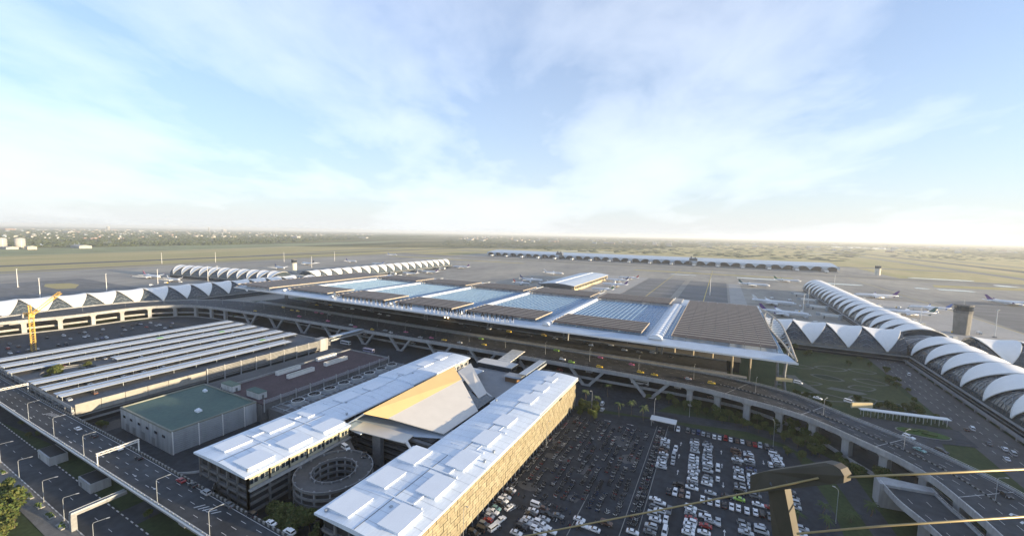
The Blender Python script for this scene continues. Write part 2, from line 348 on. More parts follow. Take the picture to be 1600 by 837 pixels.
for k, (px, py, a, b, h, lab) in enumerate([(15, 389, 40, 18, 9, 'long low white shed at the foot of the storage tanks'), (48, 389.5, 22, 14, 12, 'small tan shed just past the storage tanks'), (127, 387.5, 55, 22, 12, 'bright white hall alone on the green verge'), (12, 360, 150, 60, 26, 'large reddish factory roof in the far town'), (462, 372.5, 60, 25, 22, 'white hall standing out in the woods beyond the runway'), (568, 373, 70, 25, 18, 'pale wide hall in the woods past the piers'), (217, 361.5, 120, 40, 20, 'wide white warehouse in the middle of the far town'), (107, 363.5, 110, 35, 16, 'long pale warehouse in the far town above the tanks')]):
    x, y = un(px, py, 0); t = T('far_hall', lab, 'building', (x, y, 0)); mb = MB(); mb.box(-a, a, -b, b, 0, h, bl_m[4 if k == 3 else 2 if k == 1 else 0]); mb.obj('wall', t)
    mb = MB(); mb.add([(-a-2, -b-2, h), (a+2, -b-2, h), (a+2, b+2, h), (-a-2, b+2, h), (-a-2, 0, h*1.35), (a+2, 0, h*1.35)], [(0, 1, 5, 4), (2, 3, 4, 5), (1, 2, 5), (3, 0, 4)], bl_m[4 if k == 3 else 0]); mb.obj('roof', t)
# ================================================================ far terminal buildings
t = T('satellite_terminal', 'very long low satellite terminal with a scalloped pale roof beyond the aprons', 'terminal', (0, 1690, 0))
x0, x1 = -1010, 345
mb = MB(); mb.box(x0, x1, 6, 205, 0, 17, dark_glass); mb.box(x0-4, x1+4, 2, 5.8, 0, 3.2, concrete_l); mb.obj('wall', t)
sat_roof = M('satellite roof', (.42, .49, .56), .5, .1, .02)
mb = MB(); n = 48                                    # roof: gently arched across, hung lower between the bays along the front
prof = [(-4, 19.5), (30, 23.5), (70, 26.5), (110, 27.5), (150, 26), (190, 23), (210, 19)]
for i in range(n):
    a = x0+(x1-x0)*i/n; b = x0+(x1-x0)*(i+1)/n
    A = [(a, y, z) for y, z in prof]; B = [(b, y, z) for y, z in prof]; mb.ribbon(A, B, sat_roof)
mb.ribbon([(x0, y, z) for y, z in prof], [(x0, y, 12) for y, z in prof], white_roof); mb.ribbon([(x1, y, z) for y, z in prof], [(x1, y, 12) for y, z in prof], white_roof)
mb.obj('roof', t)
scal = MB(); seg = 12                                # one drooping fringe between two glazed arches
for k in range(seg):
    u, v = k/seg, (k+1)/seg; f = lambda q: 19.4-13*abs(2*q-1)**2.0
    scal.quad((u*40-20, -4.2, 19.5), (v*40-20, -4.2, 19.5), (v*40-20, -4.2, f(v)), (u*40-20, -4.2, f(u)), sat_roof)
sm = scal.mesh('fringe')
for i in range(34):
    x = x0+20+i*40
    if -700 < x < -130 and i % 2 == 0 and x > -620: pass
    if x < x1: link('fringe', sm, t, (x, 0, 0))
jm = MB(); jm.box(-3, 3, -34, -4, 4, 8, steel_w); jm.box(-5, 5, -40, -30, 3.5, 9, steel_w); jm.tube([(0, -35, 0), (0, -35, 4)], 1.2, 6, steel_d); jm.box(-9, 9, -6, 2, 0, 12, concrete_l); jmm = jm.mesh('gate_house')
for i in range(17): link('gate_house', jmm, t, (x0+40+i*80, 0, 0))
tm = MB(); tm.box(-14, 14, -4, 12, 9, 30, steel_d); tm.box(-10, -6, 0, 6, 30, 37, steel_d); tm.box(4, 8, 0, 6, 30, 35, steel_d); tmm = tm.mesh('service_core')
for x in (-640, -95): link('service_core', tmm, t, (x, 0, 0))

t = T('pier_building', 'flat blue-grey roofed pier building with a sunlit tan side on the middle apron', 'terminal', (0, 0, 0))
mb = MB(); mb.box(-315, -252, 745, 1000, 0, 10, dark_glass); mb.obj('wall', t)
mb = MB(); mb.box(-251.9, -249, 745, 1000, 0, 12, M('tan wall', (.5, .42, .27), .8, .12)); mb.obj('side_wall', t, label='side wall with sunlit tan put into its colour')  # yellow sunlight on this side is painted into the wall
mb = MB(); prof = [(-322, 11.5), (-300, 14.5), (-284, 15.2), (-268, 14.5), (-247, 11.8)]
mb.ribbon([(x, 738, z) for x, z in prof], [(x, 1006, z) for x, z in prof], fascia_m); mb.ribbon([(x, 738, z) for x, z in prof], [(x, 738, 10) for x, z in prof], steel_d); mb.obj('roof', t)
mb = MB(); mb.box(-291, -287, 742, 1003, 15.3, 16, white_roof); mb.obj('roof_ridge', t)
sl = MB(); sl.box(-.4, .4, -3.5, 3.5, 0, 5, dark_glass); slm = sl.mesh('window')
for i in range(25): link('window', slm, t, (-248.9, 752+i*10, 5))
mb = MB(); mb.box(-318, -253, 742, 744.8, 0, 9, steel_d); mb.obj('porch', t)

# ================================================================ concourses
PH = R(80)
def shp(ph, off): return (23+off)*math.sin(ph), 6+(19+off)*math.cos(ph)
def hw(ph): return 13.9*(1-(abs(ph)/PH)**1.5)
def bay_meshes():
    mb = MB(); n, k = 26, 6; vs = []
    for i in range(n+1):
        ph = -PH+2*PH*i/n; h = max(hw(ph), .25)
        for j in range(k+1):
            u = 2*j/k-1; x, z = shp(ph, .35+1.3*u*u*(1-.4*abs(ph)/PH)); vs.append((x, u*h, z))
    mb.add(vs, [(i*(k+1)+j, i*(k+1)+j+1, (i+1)*(k+1)+j+1, (i+1)*(k+1)+j) for i in range(n) for j in range(k)], membrane)
    mem = mb.mesh('membrane_panel', True)
    mb = MB(); n = 18
    A = []; B = []
    for i in range(n+1):
        ph = -R(86)+2*R(86)*i/n; x, z = shp(ph, 0); A.append((x, -14, z)); B.append((x, 14, z))
    mb.ribbon(A, B, tube_glass); gl = mb.mesh('glazing_bay')
    mb = MB()
    for i in range(1, n):
        ph = -R(86)+2*R(86)*i/n
        if abs(ph) < R(14): continue
        x, z = shp(ph, .12); mb.bar((x, -14, z), (x, 14, z), .16, .16, steel_d)
    for y in (-14, -10.5, -7, 7, 10.5):
        pts = [(*shp(R(a), .12), 0) for a in range(-84, 85, 12)]; mb.tube([(p[0], y, p[1]) for p in pts], .14, 4, steel_d, False)
    for sg in (-1, 1):                                # diagonal lattice on the glass sides
        for a in range(35, 80, 15):
            for s in (-1, 1):
                x, z = shp(R(a)*sg, .15); x2, z2 = shp(R(a+10)*sg, .15); mb.bar((x, s*14, z), (x2, s*9, z2), .2, .2, steel)
    lat = mb.mesh('glazing_bar')
    mb = MB()
    for s in (-1, 1):
        pts = []
        for i in range(25):
            ph = -PH+2*PH*i/24; x, z = shp(ph, 1.3); pts.append((x, s*max(hw(ph), .3), z-.3))
        mb.tube(pts, .38, 5, steel_w, False)
    rib = mb.mesh('arch_rib', True)
    return mem, gl, lat, rib
MEM, GLZ, LAT, RIB = bay_meshes()
def concourse(label, a, b, fine=True):
    a = Vector((*a, 0)); b = Vector((*b, 0)); d = b-a; L = d.length; ang = math.atan2(-d.x, d.y); n = max(1, round(L/28))
    t = T('concourse', label, 'concourse', a, ang, 'white vaulted concourses')
    mb = MB(); mb.box(-21.5, 21.5, -2, L+2, 0, 6.2, dark_glass); mb.box(-24, 24, -1.9, L+1.9, 6.25, 7.1, concrete_l); mb.box(-22.2, 22.2, -1.9, L+1.9, 2.6, 3.0, concrete); mb.obj('base', t)
    s = L/n/28
    for i in range(n):
        for nm, me in (('membrane_panel', MEM), ('glazing_bay', GLZ), ('arch_rib', RIB))+((('glazing_bar', LAT),) if fine else ()):
            link(nm, me, t, (0, (i+.5)*L/n, 0), scale=(1, s, 1))
    for y, s in ((-.02, 1), (L+.02, -1)):
        mb = MB(); pts = [(shp(R(q), -.2)[0], y, shp(R(q), -.2)[1]) for q in range(-86, 87, 8)]
        mb.add(pts, [tuple(range(len(pts)))], tube_glass); mb.obj('end_wall', t)
    return t
concourse('white vaulted concourse coming towards the viewer beside the garden, crescents seen large', (178, 41), (178, 489))
concourse('white vaulted concourse receding into the apron beyond the link by the terminal corner', (178, 521), (178, 1031))
concourse('short vaulted link with white triangles joining the terminal corner to the big concourse', (41, 503), (153, 503))
concourse('vaulted concourse running off past the apron control tower, cut by the photo edge', (202, 503), (510, 503))
concourse('white vaulted concourse with a row of hanging triangles behind the curved viaduct', (-701, 60), (-701, 474))
concourse('far vaulted concourse pointing away over the apron, past the row of hanging triangles', (-772, 501), (-1075, 459))
concourse('far vaulted concourse receding behind the brown louvres of the terminal roof', (-757, 538), (-780, 1042))
concourse('mostly hidden vaulted link behind the louvred end of the terminal', (-541, 489), (-680, 489))
mb = MB()
for (x, y) in ((178, 505), (-724, 500)):
    t = T('concourse_junction', 'low dark glazed vault where the %s concourses meet' % ('near' if x > 0 else 'far'), 'junction', (x, y, 0)); mb = MB()
    for q in range(8):
        pts = []
        for k in range(8): pts.append((0, 0, 0))
    vs = []
    for i in range(7):
        e = R(90)*i/6
        for j in range(24): aa = 2*math.pi*j/24; vs.append((31*math.cos(e)*math.cos(aa), 31*math.cos(e)*math.sin(aa), 4+18*math.sin(e)))
    mb.add(vs, [(i*24+j, i*24+(j+1) % 24, (i+1)*24+(j+1) % 24, (i+1)*24+j) for i in range(6) for j in range(24)], tube_glass); mb.obj('vault', t, True)
    mb = MB(); mb.tube([(0, 0, 0), (0, 0, 4)], 31, 24, concrete_d); mb.obj('base', t)
    mb = MB()
    for j in range(12):
        aa = 2*math.pi*j/12; mb.tube([(31.3*math.cos(R(e))*math.cos(aa), 31.3*math.cos(R(e))*math.sin(aa), 4+18.3*math.sin(R(e))) for e in range(0, 91, 15)], .3, 4, steel, False)
    mb.obj('rib', t)

# ================================================================ main terminal
GX = [42-81*k for k in range(8)]
term = T('terminal_building', 'huge flat terminal hall with brown louvres and blue skylight bays on its roof', 'terminal', (-241, 370, 0))
OX, OY = -241, 370
def tp(name, mb, **k):
    o = mb.obj(name, term, **k); o.location = (-OX, -OY, 0); return o
mb = MB(); mb.box(-525, 37, 288, 486, 38.6, 40.2, fascia_m); tp('roof_slab', mb)
mb = MB()
mb.add([(-527, 279, 37.7), (42.6, 279, 37.7), (42.6, 279, 38.5), (-527, 279, 38.5), (-527, 289, 40.6), (38, 289, 40.6), (-527, 289, 38.3), (38, 289, 38.3)], [(0, 1, 2, 3), (3, 2, 5, 4), (0, 6, 7, 1), (1, 7, 5, 2), (0, 3, 4, 6)], fascia_m); tp('front_fascia', mb)
mb = MB(); mb.box(-527.5, 42.9, 278.7, 279.0, 37.6, 38.7, steel_w); tp('edge_trim', mb)
mb = MB(); mb.box(-505, 18, 372, 470, 0, 38, dark_glass); tp('hall_glazing', mb)
mb = MB()
for i in range(59):
    x = -504+i*9; mb.box(x-.25, x+.25, 371.2, 371.95, 14, 38, steel_d)
for z in (19, 24, 29, 34): mb.box(-505, 18, 371.4, 371.94, z, z+.3, steel_d)
tp('facade_mullion', mb)
mb = MB(); mb.box(-505, 18, 352, 371, 14.3, 14.5, concrete_d); tp('kerbside_floor', mb)
# skylights: a sheet of panes with raised white bars in every bay
def skylight(xa, xb, ya, yb, nx, ny):
    mb = MB()
    dx = (xb-xa)/nx; dy = (yb-ya)/ny
    for i in range(nx):
        for j in range(ny):
            z = 40.55+rnd.uniform(-.03, .03); e = [rnd.uniform(-.03, .03) for _ in range(4)]
            X0, X1, Y0, Y1 = xa+i*dx+.14, xa+(i+1)*dx-.14, ya+j*dy+.14, ya+(j+1)*dy-.14
            mb.add([(X0, Y0, z+e[0]), (X1, Y0, z+e[1]), (X1, Y1, z+e[2]), (X0, Y1, z+e[3])], [(0, 1, 2, 3)], roof_glass)
    tp('skylight_pane', mb, kind='stuff')
    mb = MB()
    for i in range(nx+1): mb.box(xa+i*dx-.14, xa+i*dx+.14, ya, yb, 40.3, 40.78, mullion)
    for j in range(ny+1): mb.box(xa, xb, ya+j*dy-.13, ya+j*dy+.13, 40.3, 40.74, mullion)
    tp('skylight_bar', mb, kind='stuff')
for k in range(1, 6): skylight(GX[k+1]+5, GX[k]-5, 292, 424, 18, 16)
skylight(-34, -27, 292, 440, 2, 16); skylight(34.2, 36.6, 290, 440, 1, 18); skylight(-454, -449, 292, 424, 2, 16)
slat_cache = {}
def louvre(xa, xb, ya, yb, z, pitch, lab):
    n = round((yb-ya)/pitch); Lx = xb-xa; nb = max(2, round(Lx/9.2))
    mb = MB()
    for i in range(nb+1):
        x = xa+i*Lx/nb
        mb.box(x-.15, x+.15, ya, yb, z-1.2, z-.85, steel_d)
        for y in (ya+.3, ya+(yb-ya)*.5, yb-.3): mb.box(x-.14, x+.14, y-.14, y+.14, 40.2, z-1.2, steel)
    for x in (xa-.3, xb+.3): mb.box(x-.12, x+.12, ya-.2, yb+.2, z-.5, z+.35, louvre_lit)
    p = tp('louvre_panel', mb, label=lab)
    if (Lx, nb) not in slat_cache:
        s = MB()
        for i in range(nb):                           # one slat: blades between the frames, tilted, crest colour paled by sky light
            a = i*Lx/nb+.1; b = (i+1)*Lx/nb-.1; w_ = 1.0
            s.add([(a, -.75, -.55), (b, -.75, -.55), (b, .5, .4), (a, .5, .4), (a, -.75, -.75), (b, -.75, -.75), (b, .5, .1), (a, .5, .1)], [(0, 1, 2, 3), (7, 6, 5, 4), (0, 3, 7, 4), (1, 5, 6, 2), (0, 4, 5, 1)], louvre_m)
            s.add([(a, .5, .42), (b, .5, .42), (b, .95, .46), (a, .95, .46), (a, .5, .1), (b, .5, .1), (b, .95, .14), (a, .95, .14)], [(0, 1, 2, 3), (7, 6, 5, 4), (2, 6, 7, 3), (0, 3, 7, 4), (1, 5, 6, 2)], louvre_lit)
        slat_cache[(Lx, nb)] = s.mesh('slat')
    for j in range(n): link('slat', slat_cache[(Lx, nb)], p, (xa, ya+(j+.5)*(yb-ya)/n, z), scale=(1, (yb-ya)/n/2.1, 1))
louvre(-27, 33.5, 290.5, 462, 43.2, 7.2, 'big louvred field over the terminal end nearest the garden')
louvre(-517, -456, 278.5, 462, 43.2, 6.0, 'big louvred field over the far end of the terminal')
for k in range(1, 6):
    louvre(GX[k+1]+7, GX[k]-8, 288.5, 324, 43.0, 5.9, 'louvred field above the %s front roof bay counted from the garden end' % ORD[k-1])
    louvre(GX[k+1]+4.5, GX[k]-4.5, 425, 464, 43.4, 4.6, None)
def barrel(xc, wd, ya, yb, rise, m):
    mb = MB(); n = 10; pts = [(xc+wd/2*math.cos(math.pi*(1-i/n)), 40.4+rise*math.sin(math.pi*i/n)) for i in range(n+1)]
    mb.ribbon([(x, ya, z) for x, z in pts], [(x, yb, z) for x, z in pts], m); mb.add([(x, ya, z) for x, z in pts], [tuple(range(n+1))], m)
    o = tp('gutter_vault', mb, smooth=False)
    q = MB(); q.tube([(x, 0, z+.08) for x, z in pts], .13, 4, steel, False); qm = q.mesh('vault_rib'); y = ya
    while y < yb: link('vault_rib', qm, o, (0, y, 0)); y += 7.5
barrel(-37, 9, 284.5, 436, 2.6, white_box)
for x in GX[2:7]: barrel(x+2.6, 5.4, 284.5, 436, 1.8, white_box)
for x in GX[1:7]:
    mb = MB(); mb.box(x-4.2, x+4.2, 437, 486, 40.3, 41.2, concrete_l); mb.box(x-4.4, x-4.0, 437, 486, 41.2, 42.2, steel); mb.obj('x', None) if False else None
    tp('roof_walkway', mb)
# lens-shaped steel truss standing proud at both ends
def end_truss(sx_):
    f = lambda x: x if sx_ > 0 else -483-x
    out = [(42, 280, 39.6), (42.8, 300, 40.3), (44, 330, 41.2), (45.2, 390, 41.8), (41, 438, 41.4), (37, 470, 40.6)]
    inn = [(41, 284, 40), (39.4, 316, 40.9), (35.8, 360, 41.5), (36.4, 412, 41.6), (40, 438, 41.4)]
    mb = MB(); A = resample([(f(x), y, z) for x, y, z in out], 22); B = resample([(f(x), y, z) for x, y, z in inn], 22)
    tr_m = M('truss tube', (.36, .33, .28), .55, .1); mb.tube(A, .6, 8, tr_m); mb.tube(B, .5, 8, tr_m); o = tp('end_truss', mb, smooth=True)
    mb = MB()
    for i in range(1, 18): mb.tube([A[i], B[min(21, i+1)]], .22, 4, steel, False); mb.tube([A[i], B[max(0, i-1)]], .22, 4, steel, False)
    mb.obj('truss_web', o)
end_truss(1); end_truss(-1)
# pylons: pairs of tapered legs tied with cross bars
def pylon(x, y, wide, z0, m):
    mb = MB()
    for s in (-1, 1):
        mb.tube([(x+s*wide*.85, y, z0), (x+s*wide*.55, y, z0+10), (x+s*wide*.5, y, z0+16), (x+s*wide*.8, y, 34), (x+s*wide, y, 38.5)], [1.15, 1.0, .95, .9, .8], 8, m, False)
    o = tp('pylon', mb, smooth=True); mb = MB()
    for z in (z0+8, z0+14, 30): mb.bar((x-wide*.7, y, z), (x+wide*.7, y, z), .8, .8, m)
    mb.obj('cross_bar', o)
pylon(41.5, 333, 4.0, 0, concrete); pylon(41.5, 440, 4.0, 0, concrete)
for x in GX[1:]: pylon(x-2, 345, 3.6, 0, concrete)
for x in (-30, -16, -2, 12, 24): 
    mb = MB(); mb.tube([(x, 352, 0), (x, 352, 38.4)], .7, 8, M('sunlit column', (.45, .38, .27), .7, .1)); tp('column', mb)  # warm sunlight on these columns put into their colour
# lamps along the kerbside
lm = MB(); lm.tube([(0, 0, 0), (0, 0, 1.2)], .6, 8, glow); lmm = lm.mesh('lamp')
pm = MB(); pm.tube([(0, 0, -6), (0, 0, 0)], .15, 5, steel); pmm = pm.mesh('lamp_post')
for k in range(17):
    o = link('lamp', lmm, term, (-500+k*27-OX+rnd.uniform(-2, 2), 357-OY, 21.5)); link('lamp_post', pmm, o)
om = MB(); om.tube([(0, 0, 0), (0, 0, 1.3)], .7, 8, glow_o); omm = om.mesh('orange_lamp')
for x in (-262, -258): link('orange_lamp', omm, term, (x-OX, 350-OY, 18))
# free-standing roof letters
def letters(text, x0_, x1_, y, z, hgt):
    chars = []; 
    for ch in text:
        if chars and '\u0e31' <= ch <= '\u0e4e' and ch not in '\u0e32\u0e33' and not ('\u0e40' <= ch <= '\u0e46'): chars[-1] += ch
        else: chars.append(ch)
    n = len(chars); step = (x1_-x0_)/n; lf = MB(); dg = bpy.context.evaluated_depsgraph_get()
    for i, ch in enumerate(chars):
        if ch == ' ': continue
        cu = bpy.data.curves.new('letter', 'FONT'); cu.body = ch; cu.size = hgt*1.35; cu.extrude = .3; cu.offset = .07; cu.resolution_u = 3; cu.align_x = 'CENTER'
        o = bpy.data.objects.new('tmp', cu); COL.objects.link(o); dg.update()
        me = bpy.data.meshes.new_from_object(o.evaluated_get(dg)); bpy.data.objects.remove(o)
        me.materials.clear(); me.materials.append(paint_k)
        link('letter', me, sign, (x0_+(i+.5)*step, y, z), (R(90), 0, 0))
        for s in (-.7, .7):
            link('letter_post', post_me, sign, (x0_+(i+.5)*step+s, y+.5, 39.0))
sign = T('roof_sign', 'row of tall black letters on white posts along the terminal roof edge', 'sign', (0, 0, 0))
q = MB(); q.box(-.11, .11, -.11, .11, 0, 3.4, steel_w); post_me = q.mesh('letter_post')
letters('\u0e17\u0e48\u0e32\u0e2d\u0e32\u0e01\u0e32\u0e28\u0e22\u0e32\u0e19\u0e2a\u0e38\u0e27\u0e23\u0e23\u0e13\u0e20\u0e39\u0e21\u0e34', -340, -246, 280.6, 41.6, 3.9)
letters('SUVARNABHUMI AIRPORT', -234, -142, 280.6, 41.6, 3.9)
mb = MB(); mb.tube([(-350, 280.9, 44.6), (-350, 281.3, 44.6)], 2.6, 18, paint_k); mb.tube([(-350, 280.6, 44.6), (-350, 280.88, 44.6)], 2.0, 18, steel_w); mb.box(-351.4, -351.1, 281, 281.3, 39, 43, steel_w); mb.box(-348.9, -348.6, 281, 281.3, 39, 43, steel_w)
mb.add([(-346, 280.7, 46.4), (-343.5, 280.7, 44.2), (-344.2, 280.7, 43.4), (-346.8, 280.7, 45.6), (-346, 281, 46.4), (-343.5, 281, 44.2), (-344.2, 281, 43.4), (-346.8, 281, 45.6)], [(0, 1, 2, 3), (7, 6, 5, 4), (0, 4, 5, 1), (1, 5, 6, 2), (2, 6, 7, 3), (3, 7, 4, 0)], paint_k); mb.obj('emblem', sign)
# ================================================================ land side: surfaces
sheet('landside_ground', [(-640, -200), (330, -200), (330, 480), (60, 520), (-560, 520), (-640, 330)], .5, grass_d, 'dark lawn and verges between the roads')
sheet('service_yard', [(-645, 60), (-645, 250), (-600, 300), (-560, 374), (-600, 374), (-690, 300), (-690, 62), (-600, 40), (-120, 82), (-80, 82), (-80, 245), (-30, 262), (-12, 300), (-12, 374), (-555, 374), (-590, 250)], .56, asphalt_d, 'dark paving round the parking buildings')
sheet('car_park', [(-80, 82), (47, 82), (46, 200), (38, 248), (-14, 248), (-24, 250), (-80, 236)], .62, asphalt_d, 'dark asphalt car park full of rows')
sheet('lower_road', rect(-620, -40, 50.5, 61.2), .62, asphalt, 'dark road running below the viaduct')
sheet('pavement', rect(-620, -40, 43.8, 50.0), .66, M('paved walk', (.15, .145, .135), .9, .2, .3, var2=(2, .12)))
sheet('cross_road', rect(-352, -334, -60, 50), .62, asphalt); sheet('cross_road', rect(-300, -287, 84, 240), .62, asphalt_p)
sheet('cross_road', rect(-200, -186, 61.5, 92), .63, asphalt)
sheet('frontage_road', [(-80, 252), (-25, 262), (20, 268), (40, 262), (60, 240), (64, 190), (66, 60), (58, 60), (56, 188), (50, 234), (36, 252), (18, 258), (-20, 251), (-80, 243)], .66, asphalt, 'service road between lawn and car park')
sheet('concourse_road', rect(126, 151, 60, 520), .66, asphalt_p, 'road running along the foot of the big concourse')
sheet('garden_road', [(70, 300), (84, 318), (128, 322), (128, 300), (112, 296), (104, 250), (92, 262)], .67, asphalt)
for x in (132.5, 138.5, 144.5): 
    mb = MB()
    for y in range(80, 500, 9): mb.box(x-.1, x+.1, y, y+3.6, .67, .68, paint_w)
    S('lane_marking', mb, 'stuff')
mb = MB(); mb.prism([(107.5+12*math.cos(a), 306+5.5*math.sin(a)) for a in [2*math.pi*k/24 for k in range(24)]], .5, 1.0, kerb_m); S('island_kerb', mb)
mb = MB(); mb.prism([(107.5+11.3*math.cos(a), 306+5*math.sin(a)) for a in [2*math.pi*k/24 for k in range(24)]], .6, 1.25, hedge_m); tag(mb.obj('traffic_island'), 'oval bright green planted island beside the curving viaduct', 'island')
mb = MB()
for k, (x, y, a, b) in enumerate([(103, 307, 3, 1.6), (110, 305, 3.5, 1.5), (108, 309, 3, 1.2)]): mb.prism([(x+a*math.cos(q), y+b*math.sin(q)) for q in [2*math.pi*j/14 for j in range(14)]], 1.2, 1.9, leaf_a)
mb.obj('island_planting', bpy.data.objects['traffic_island'])
# garden with looping pale paths and dark ponds
gm = M('garden path', (.13, .135, .12), .9, .15, .2)
for k, (cx_, cy_, a, b, rot) in enumerate([(62, 372, 10, 4, .3), (80, 395, 9, 4.5, -.2), (98, 380, 8, 4, .4), (70, 345, 12, 5, 0), (92, 352, 8, 5, .5), (108, 400, 9, 5, -.1), (88, 425, 10, 5, .2), (66, 418, 8, 4, .1), (110, 430, 8, 4.5, 0), (106, 352, 6, 3.6, .2), (100, 336, 7, 3.4, -.3), (112, 342, 6, 3.5, 0)]):
    mb = MB(); A = []; B = []
    for j in range(33):
        q = 2*math.pi*j/32; c_, s_ = math.cos(q), math.sin(q)*(1-.35*abs(math.cos(q)))
        for lst, f in ((A, 1.0), (B, 1.22)):
            x, y = a*f*c_, b*f*s_*1.3; lst.append((cx_+x*math.cos(rot)-y*math.sin(rot), cy_+x*math.sin(rot)+y*math.cos(rot), .6+.004*(k % 5)))
    mb.ribbon(B, A, gm); S('garden_path', mb)
    if k in (9, 10, 11, 1): sheet('garden_pond', [(p[0], p[1]) for p in A[:-1]], .62, M('dark planting', (.018, .03, .012), .95, .3, .4))
sheet('garden_path', [(50, 385), (58, 388), (60, 376), (70, 352), (66, 350), (56, 366)], .63, gm); sheet('garden_path', [(74, 365), (92, 362), (98, 366), (96, 369), (78, 371)], .64, gm)
sheet('meadow', [(70, 330), (122, 332), (122, 480), (95, 470), (60, 400)], .54, M('garden meadow', (.05, .062, .02), .95, .3, .06, var2=(.5, .2)))
# motorcycle ground: worn paving patches and painted arrows
for k in range(10):
    x, y = rnd.uniform(-72, -32), rnd.uniform(125, 228); a, b = rnd.uniform(3, 8), rnd.uniform(2, 6)
    sheet('worn_patch', [(x+a*math.cos(q)*rnd.uniform(.6, 1.1), y+b*math.sin(q)*rnd.uniform(.6, 1.1)) for q in [2*math.pi*j/11 for j in range(11)]], .626+.001*k, asphalt_p)
def arrow(mb, x, y, ang, z, s=1.0):
    c_, s_ = math.cos(ang), math.sin(ang)
    mb.add([(x+s*(a*c_-b*s_), y+s*(a*s_+b*c_), z) for a, b in [(-2.2, -.14), (.6, -.14), (.6, -.55), (2.2, 0), (.6, .55), (.6, .14), (-2.2, .14)]], [tuple(range(7))], paint_w)
mb = MB()
for px, py, a in [(1064, 693, 1.57), (1061, 712, 1.57), (1059, 737, 1.57), (1127, 706, 1.57), (1128, 727, 1.57), (1130, 757, -1.57), (1193, 722, -1.57), (803, 794, 1.2), (1132, 832, 1.57), (1098, 797, 0), (950, 657, 0), (905, 660, .2), (985, 663, 0)]:
    arrow(mb, *un(px, py, .64), a, .645)
S('pavement_arrow', mb, 'stuff')

# ================================================================ viaducts
def path3(pts, z, n): return [Vector((p.x, p.y, (z(i/(n-1)) if callable(z) else z))) for i, p in enumerate(resample(pts, n))]
def deck(name, label, near, far, z, n, thick=1.3, top=asphalt, group=None, stripe_near=False, stripe_far=False, rail=True):
    t = T(name, label, 'viaduct', (0, 0, 0), group=group)
    A = path3(near, z, n); B = path3(far, z, n); dn = Vector((0, 0, -thick)); mb = MB()
    mb.ribbon(A, B, top); o = mb.obj('road_surface', t)
    mb = MB(); e = Vector((0, 0, -.01))
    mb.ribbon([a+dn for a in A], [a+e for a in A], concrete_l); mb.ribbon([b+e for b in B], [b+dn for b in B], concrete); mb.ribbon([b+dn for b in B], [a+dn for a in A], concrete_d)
    for P in ((A[0], B[0]), (A[-1], B[-1])): mb.quad(P[0]+dn, P[1]+dn, P[1]+e, P[0]+e, concrete)
    mb.obj('girder', t)
    for P, Q, st in ((A, B, stripe_near), (B, A, stripe_far)):
        if not rail: continue
        mb = MB(); k = 0
        for i in range(n-1):
            a, b = P[i], P[i+1]; inn = (Q[i]-P[i]).normalized()*.45
            m_ = (kerb_m if i % 2 else paint_k) if st else concrete_l
            q = [a, b, b+inn, a+inn]; hz = Vector((0, 0, .95))
            mb.add([tuple(v) for v in q]+[tuple(v+hz) for v in q], [(4, 5, 6, 7), (0, 1, 5, 4), (2, 3, 7, 6), (0, 4, 7, 3), (1, 2, 6, 5)], m_)
        mb.obj('parapet', t)
        if not st and rail != 'plain':
            mb = MB(); mb.tube([p+Vector((0, 0, 1.35)) for p in P], .07, 4, steel_w, False)
            for i in range(0, n-1, 2): mb.bar(P[i]+Vector((0, 0, .9)), P[i]+Vector((0, 0, 1.4)), .1, .1, steel_w, (0, 1, 0))
            mb.obj('handrail', t)
    return t, A, B
def dashes(t, A, B, fr, z=.006, dash=(2, 10), w_=.08, m=None, solid=False):
    mb = MB(); P = [a.lerp(b, fr) for a, b in zip(A, B)]; acc = 0
    P2 = resample([tuple(p) for p in P[::max(1, len(P)//40)]], int(sum((P[i+1]-P[i]).length for i in range(len(P)-1))/1.5))
    for i in range(len(P2)-1):
        if not solid and (i % ((dash[0]+dash[1])//2)) >= dash[0]//2+1: continue
        d = (P2[i+1]-P2[i]).normalized(); s = Vector((-d.y, d.x, 0))*w_; h = Vector((0, 0, z))
        mb.quad(P2[i]-s+h, P2[i+1]-s+h, P2[i+1]+s+h, P2[i]+s+h, m or paint_w)
    o = mb.obj('lane_marking', t); o['kind'] = 'stuff'; return o
near = [(-624, -10), (-622, 60), (-618, 114), (-612, 141), (-608, 162), (-609, 184), (-609, 206), (-603, 228), (-588, 246), (-574, 254.5), (-550, 260.5), (-514, 264.5), (-465, 268), (-414, 271), (-348, 273), (-278, 275), (-203, 277), (-100, 279), (-20, 278.5), (12.5, 272), (43, 261.6), (63, 243), (79, 222), (85, 194), (88, 160), (90, 120), (92, 40)]
far = [(-640, -10), (-646, 60), (-654, 120), (-665, 158), (-667, 184), (-661, 224), (-648, 244), (-631, 263), (-604, 287), (-580, 299), (-540, 308), (-490, 312), (-430, 312.5), (-350, 312.5), (-278, 312.5), (-203, 312.5), (-100, 312.5), (-10, 311), (24, 305), (47, 294), (67, 273), (85, 255), (97, 239), (107, 220), (116, 180), (122, 130), (126, 40)]
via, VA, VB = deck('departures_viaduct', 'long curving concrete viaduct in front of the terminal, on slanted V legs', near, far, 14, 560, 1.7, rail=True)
for fr in (.22, .36, .64, .8): dashes(via, VA, VB, fr)
dashes(via, VA, VB, .05, solid=True, w_=.12); dashes(via, VA, VB, .95, solid=True, w_=.12)
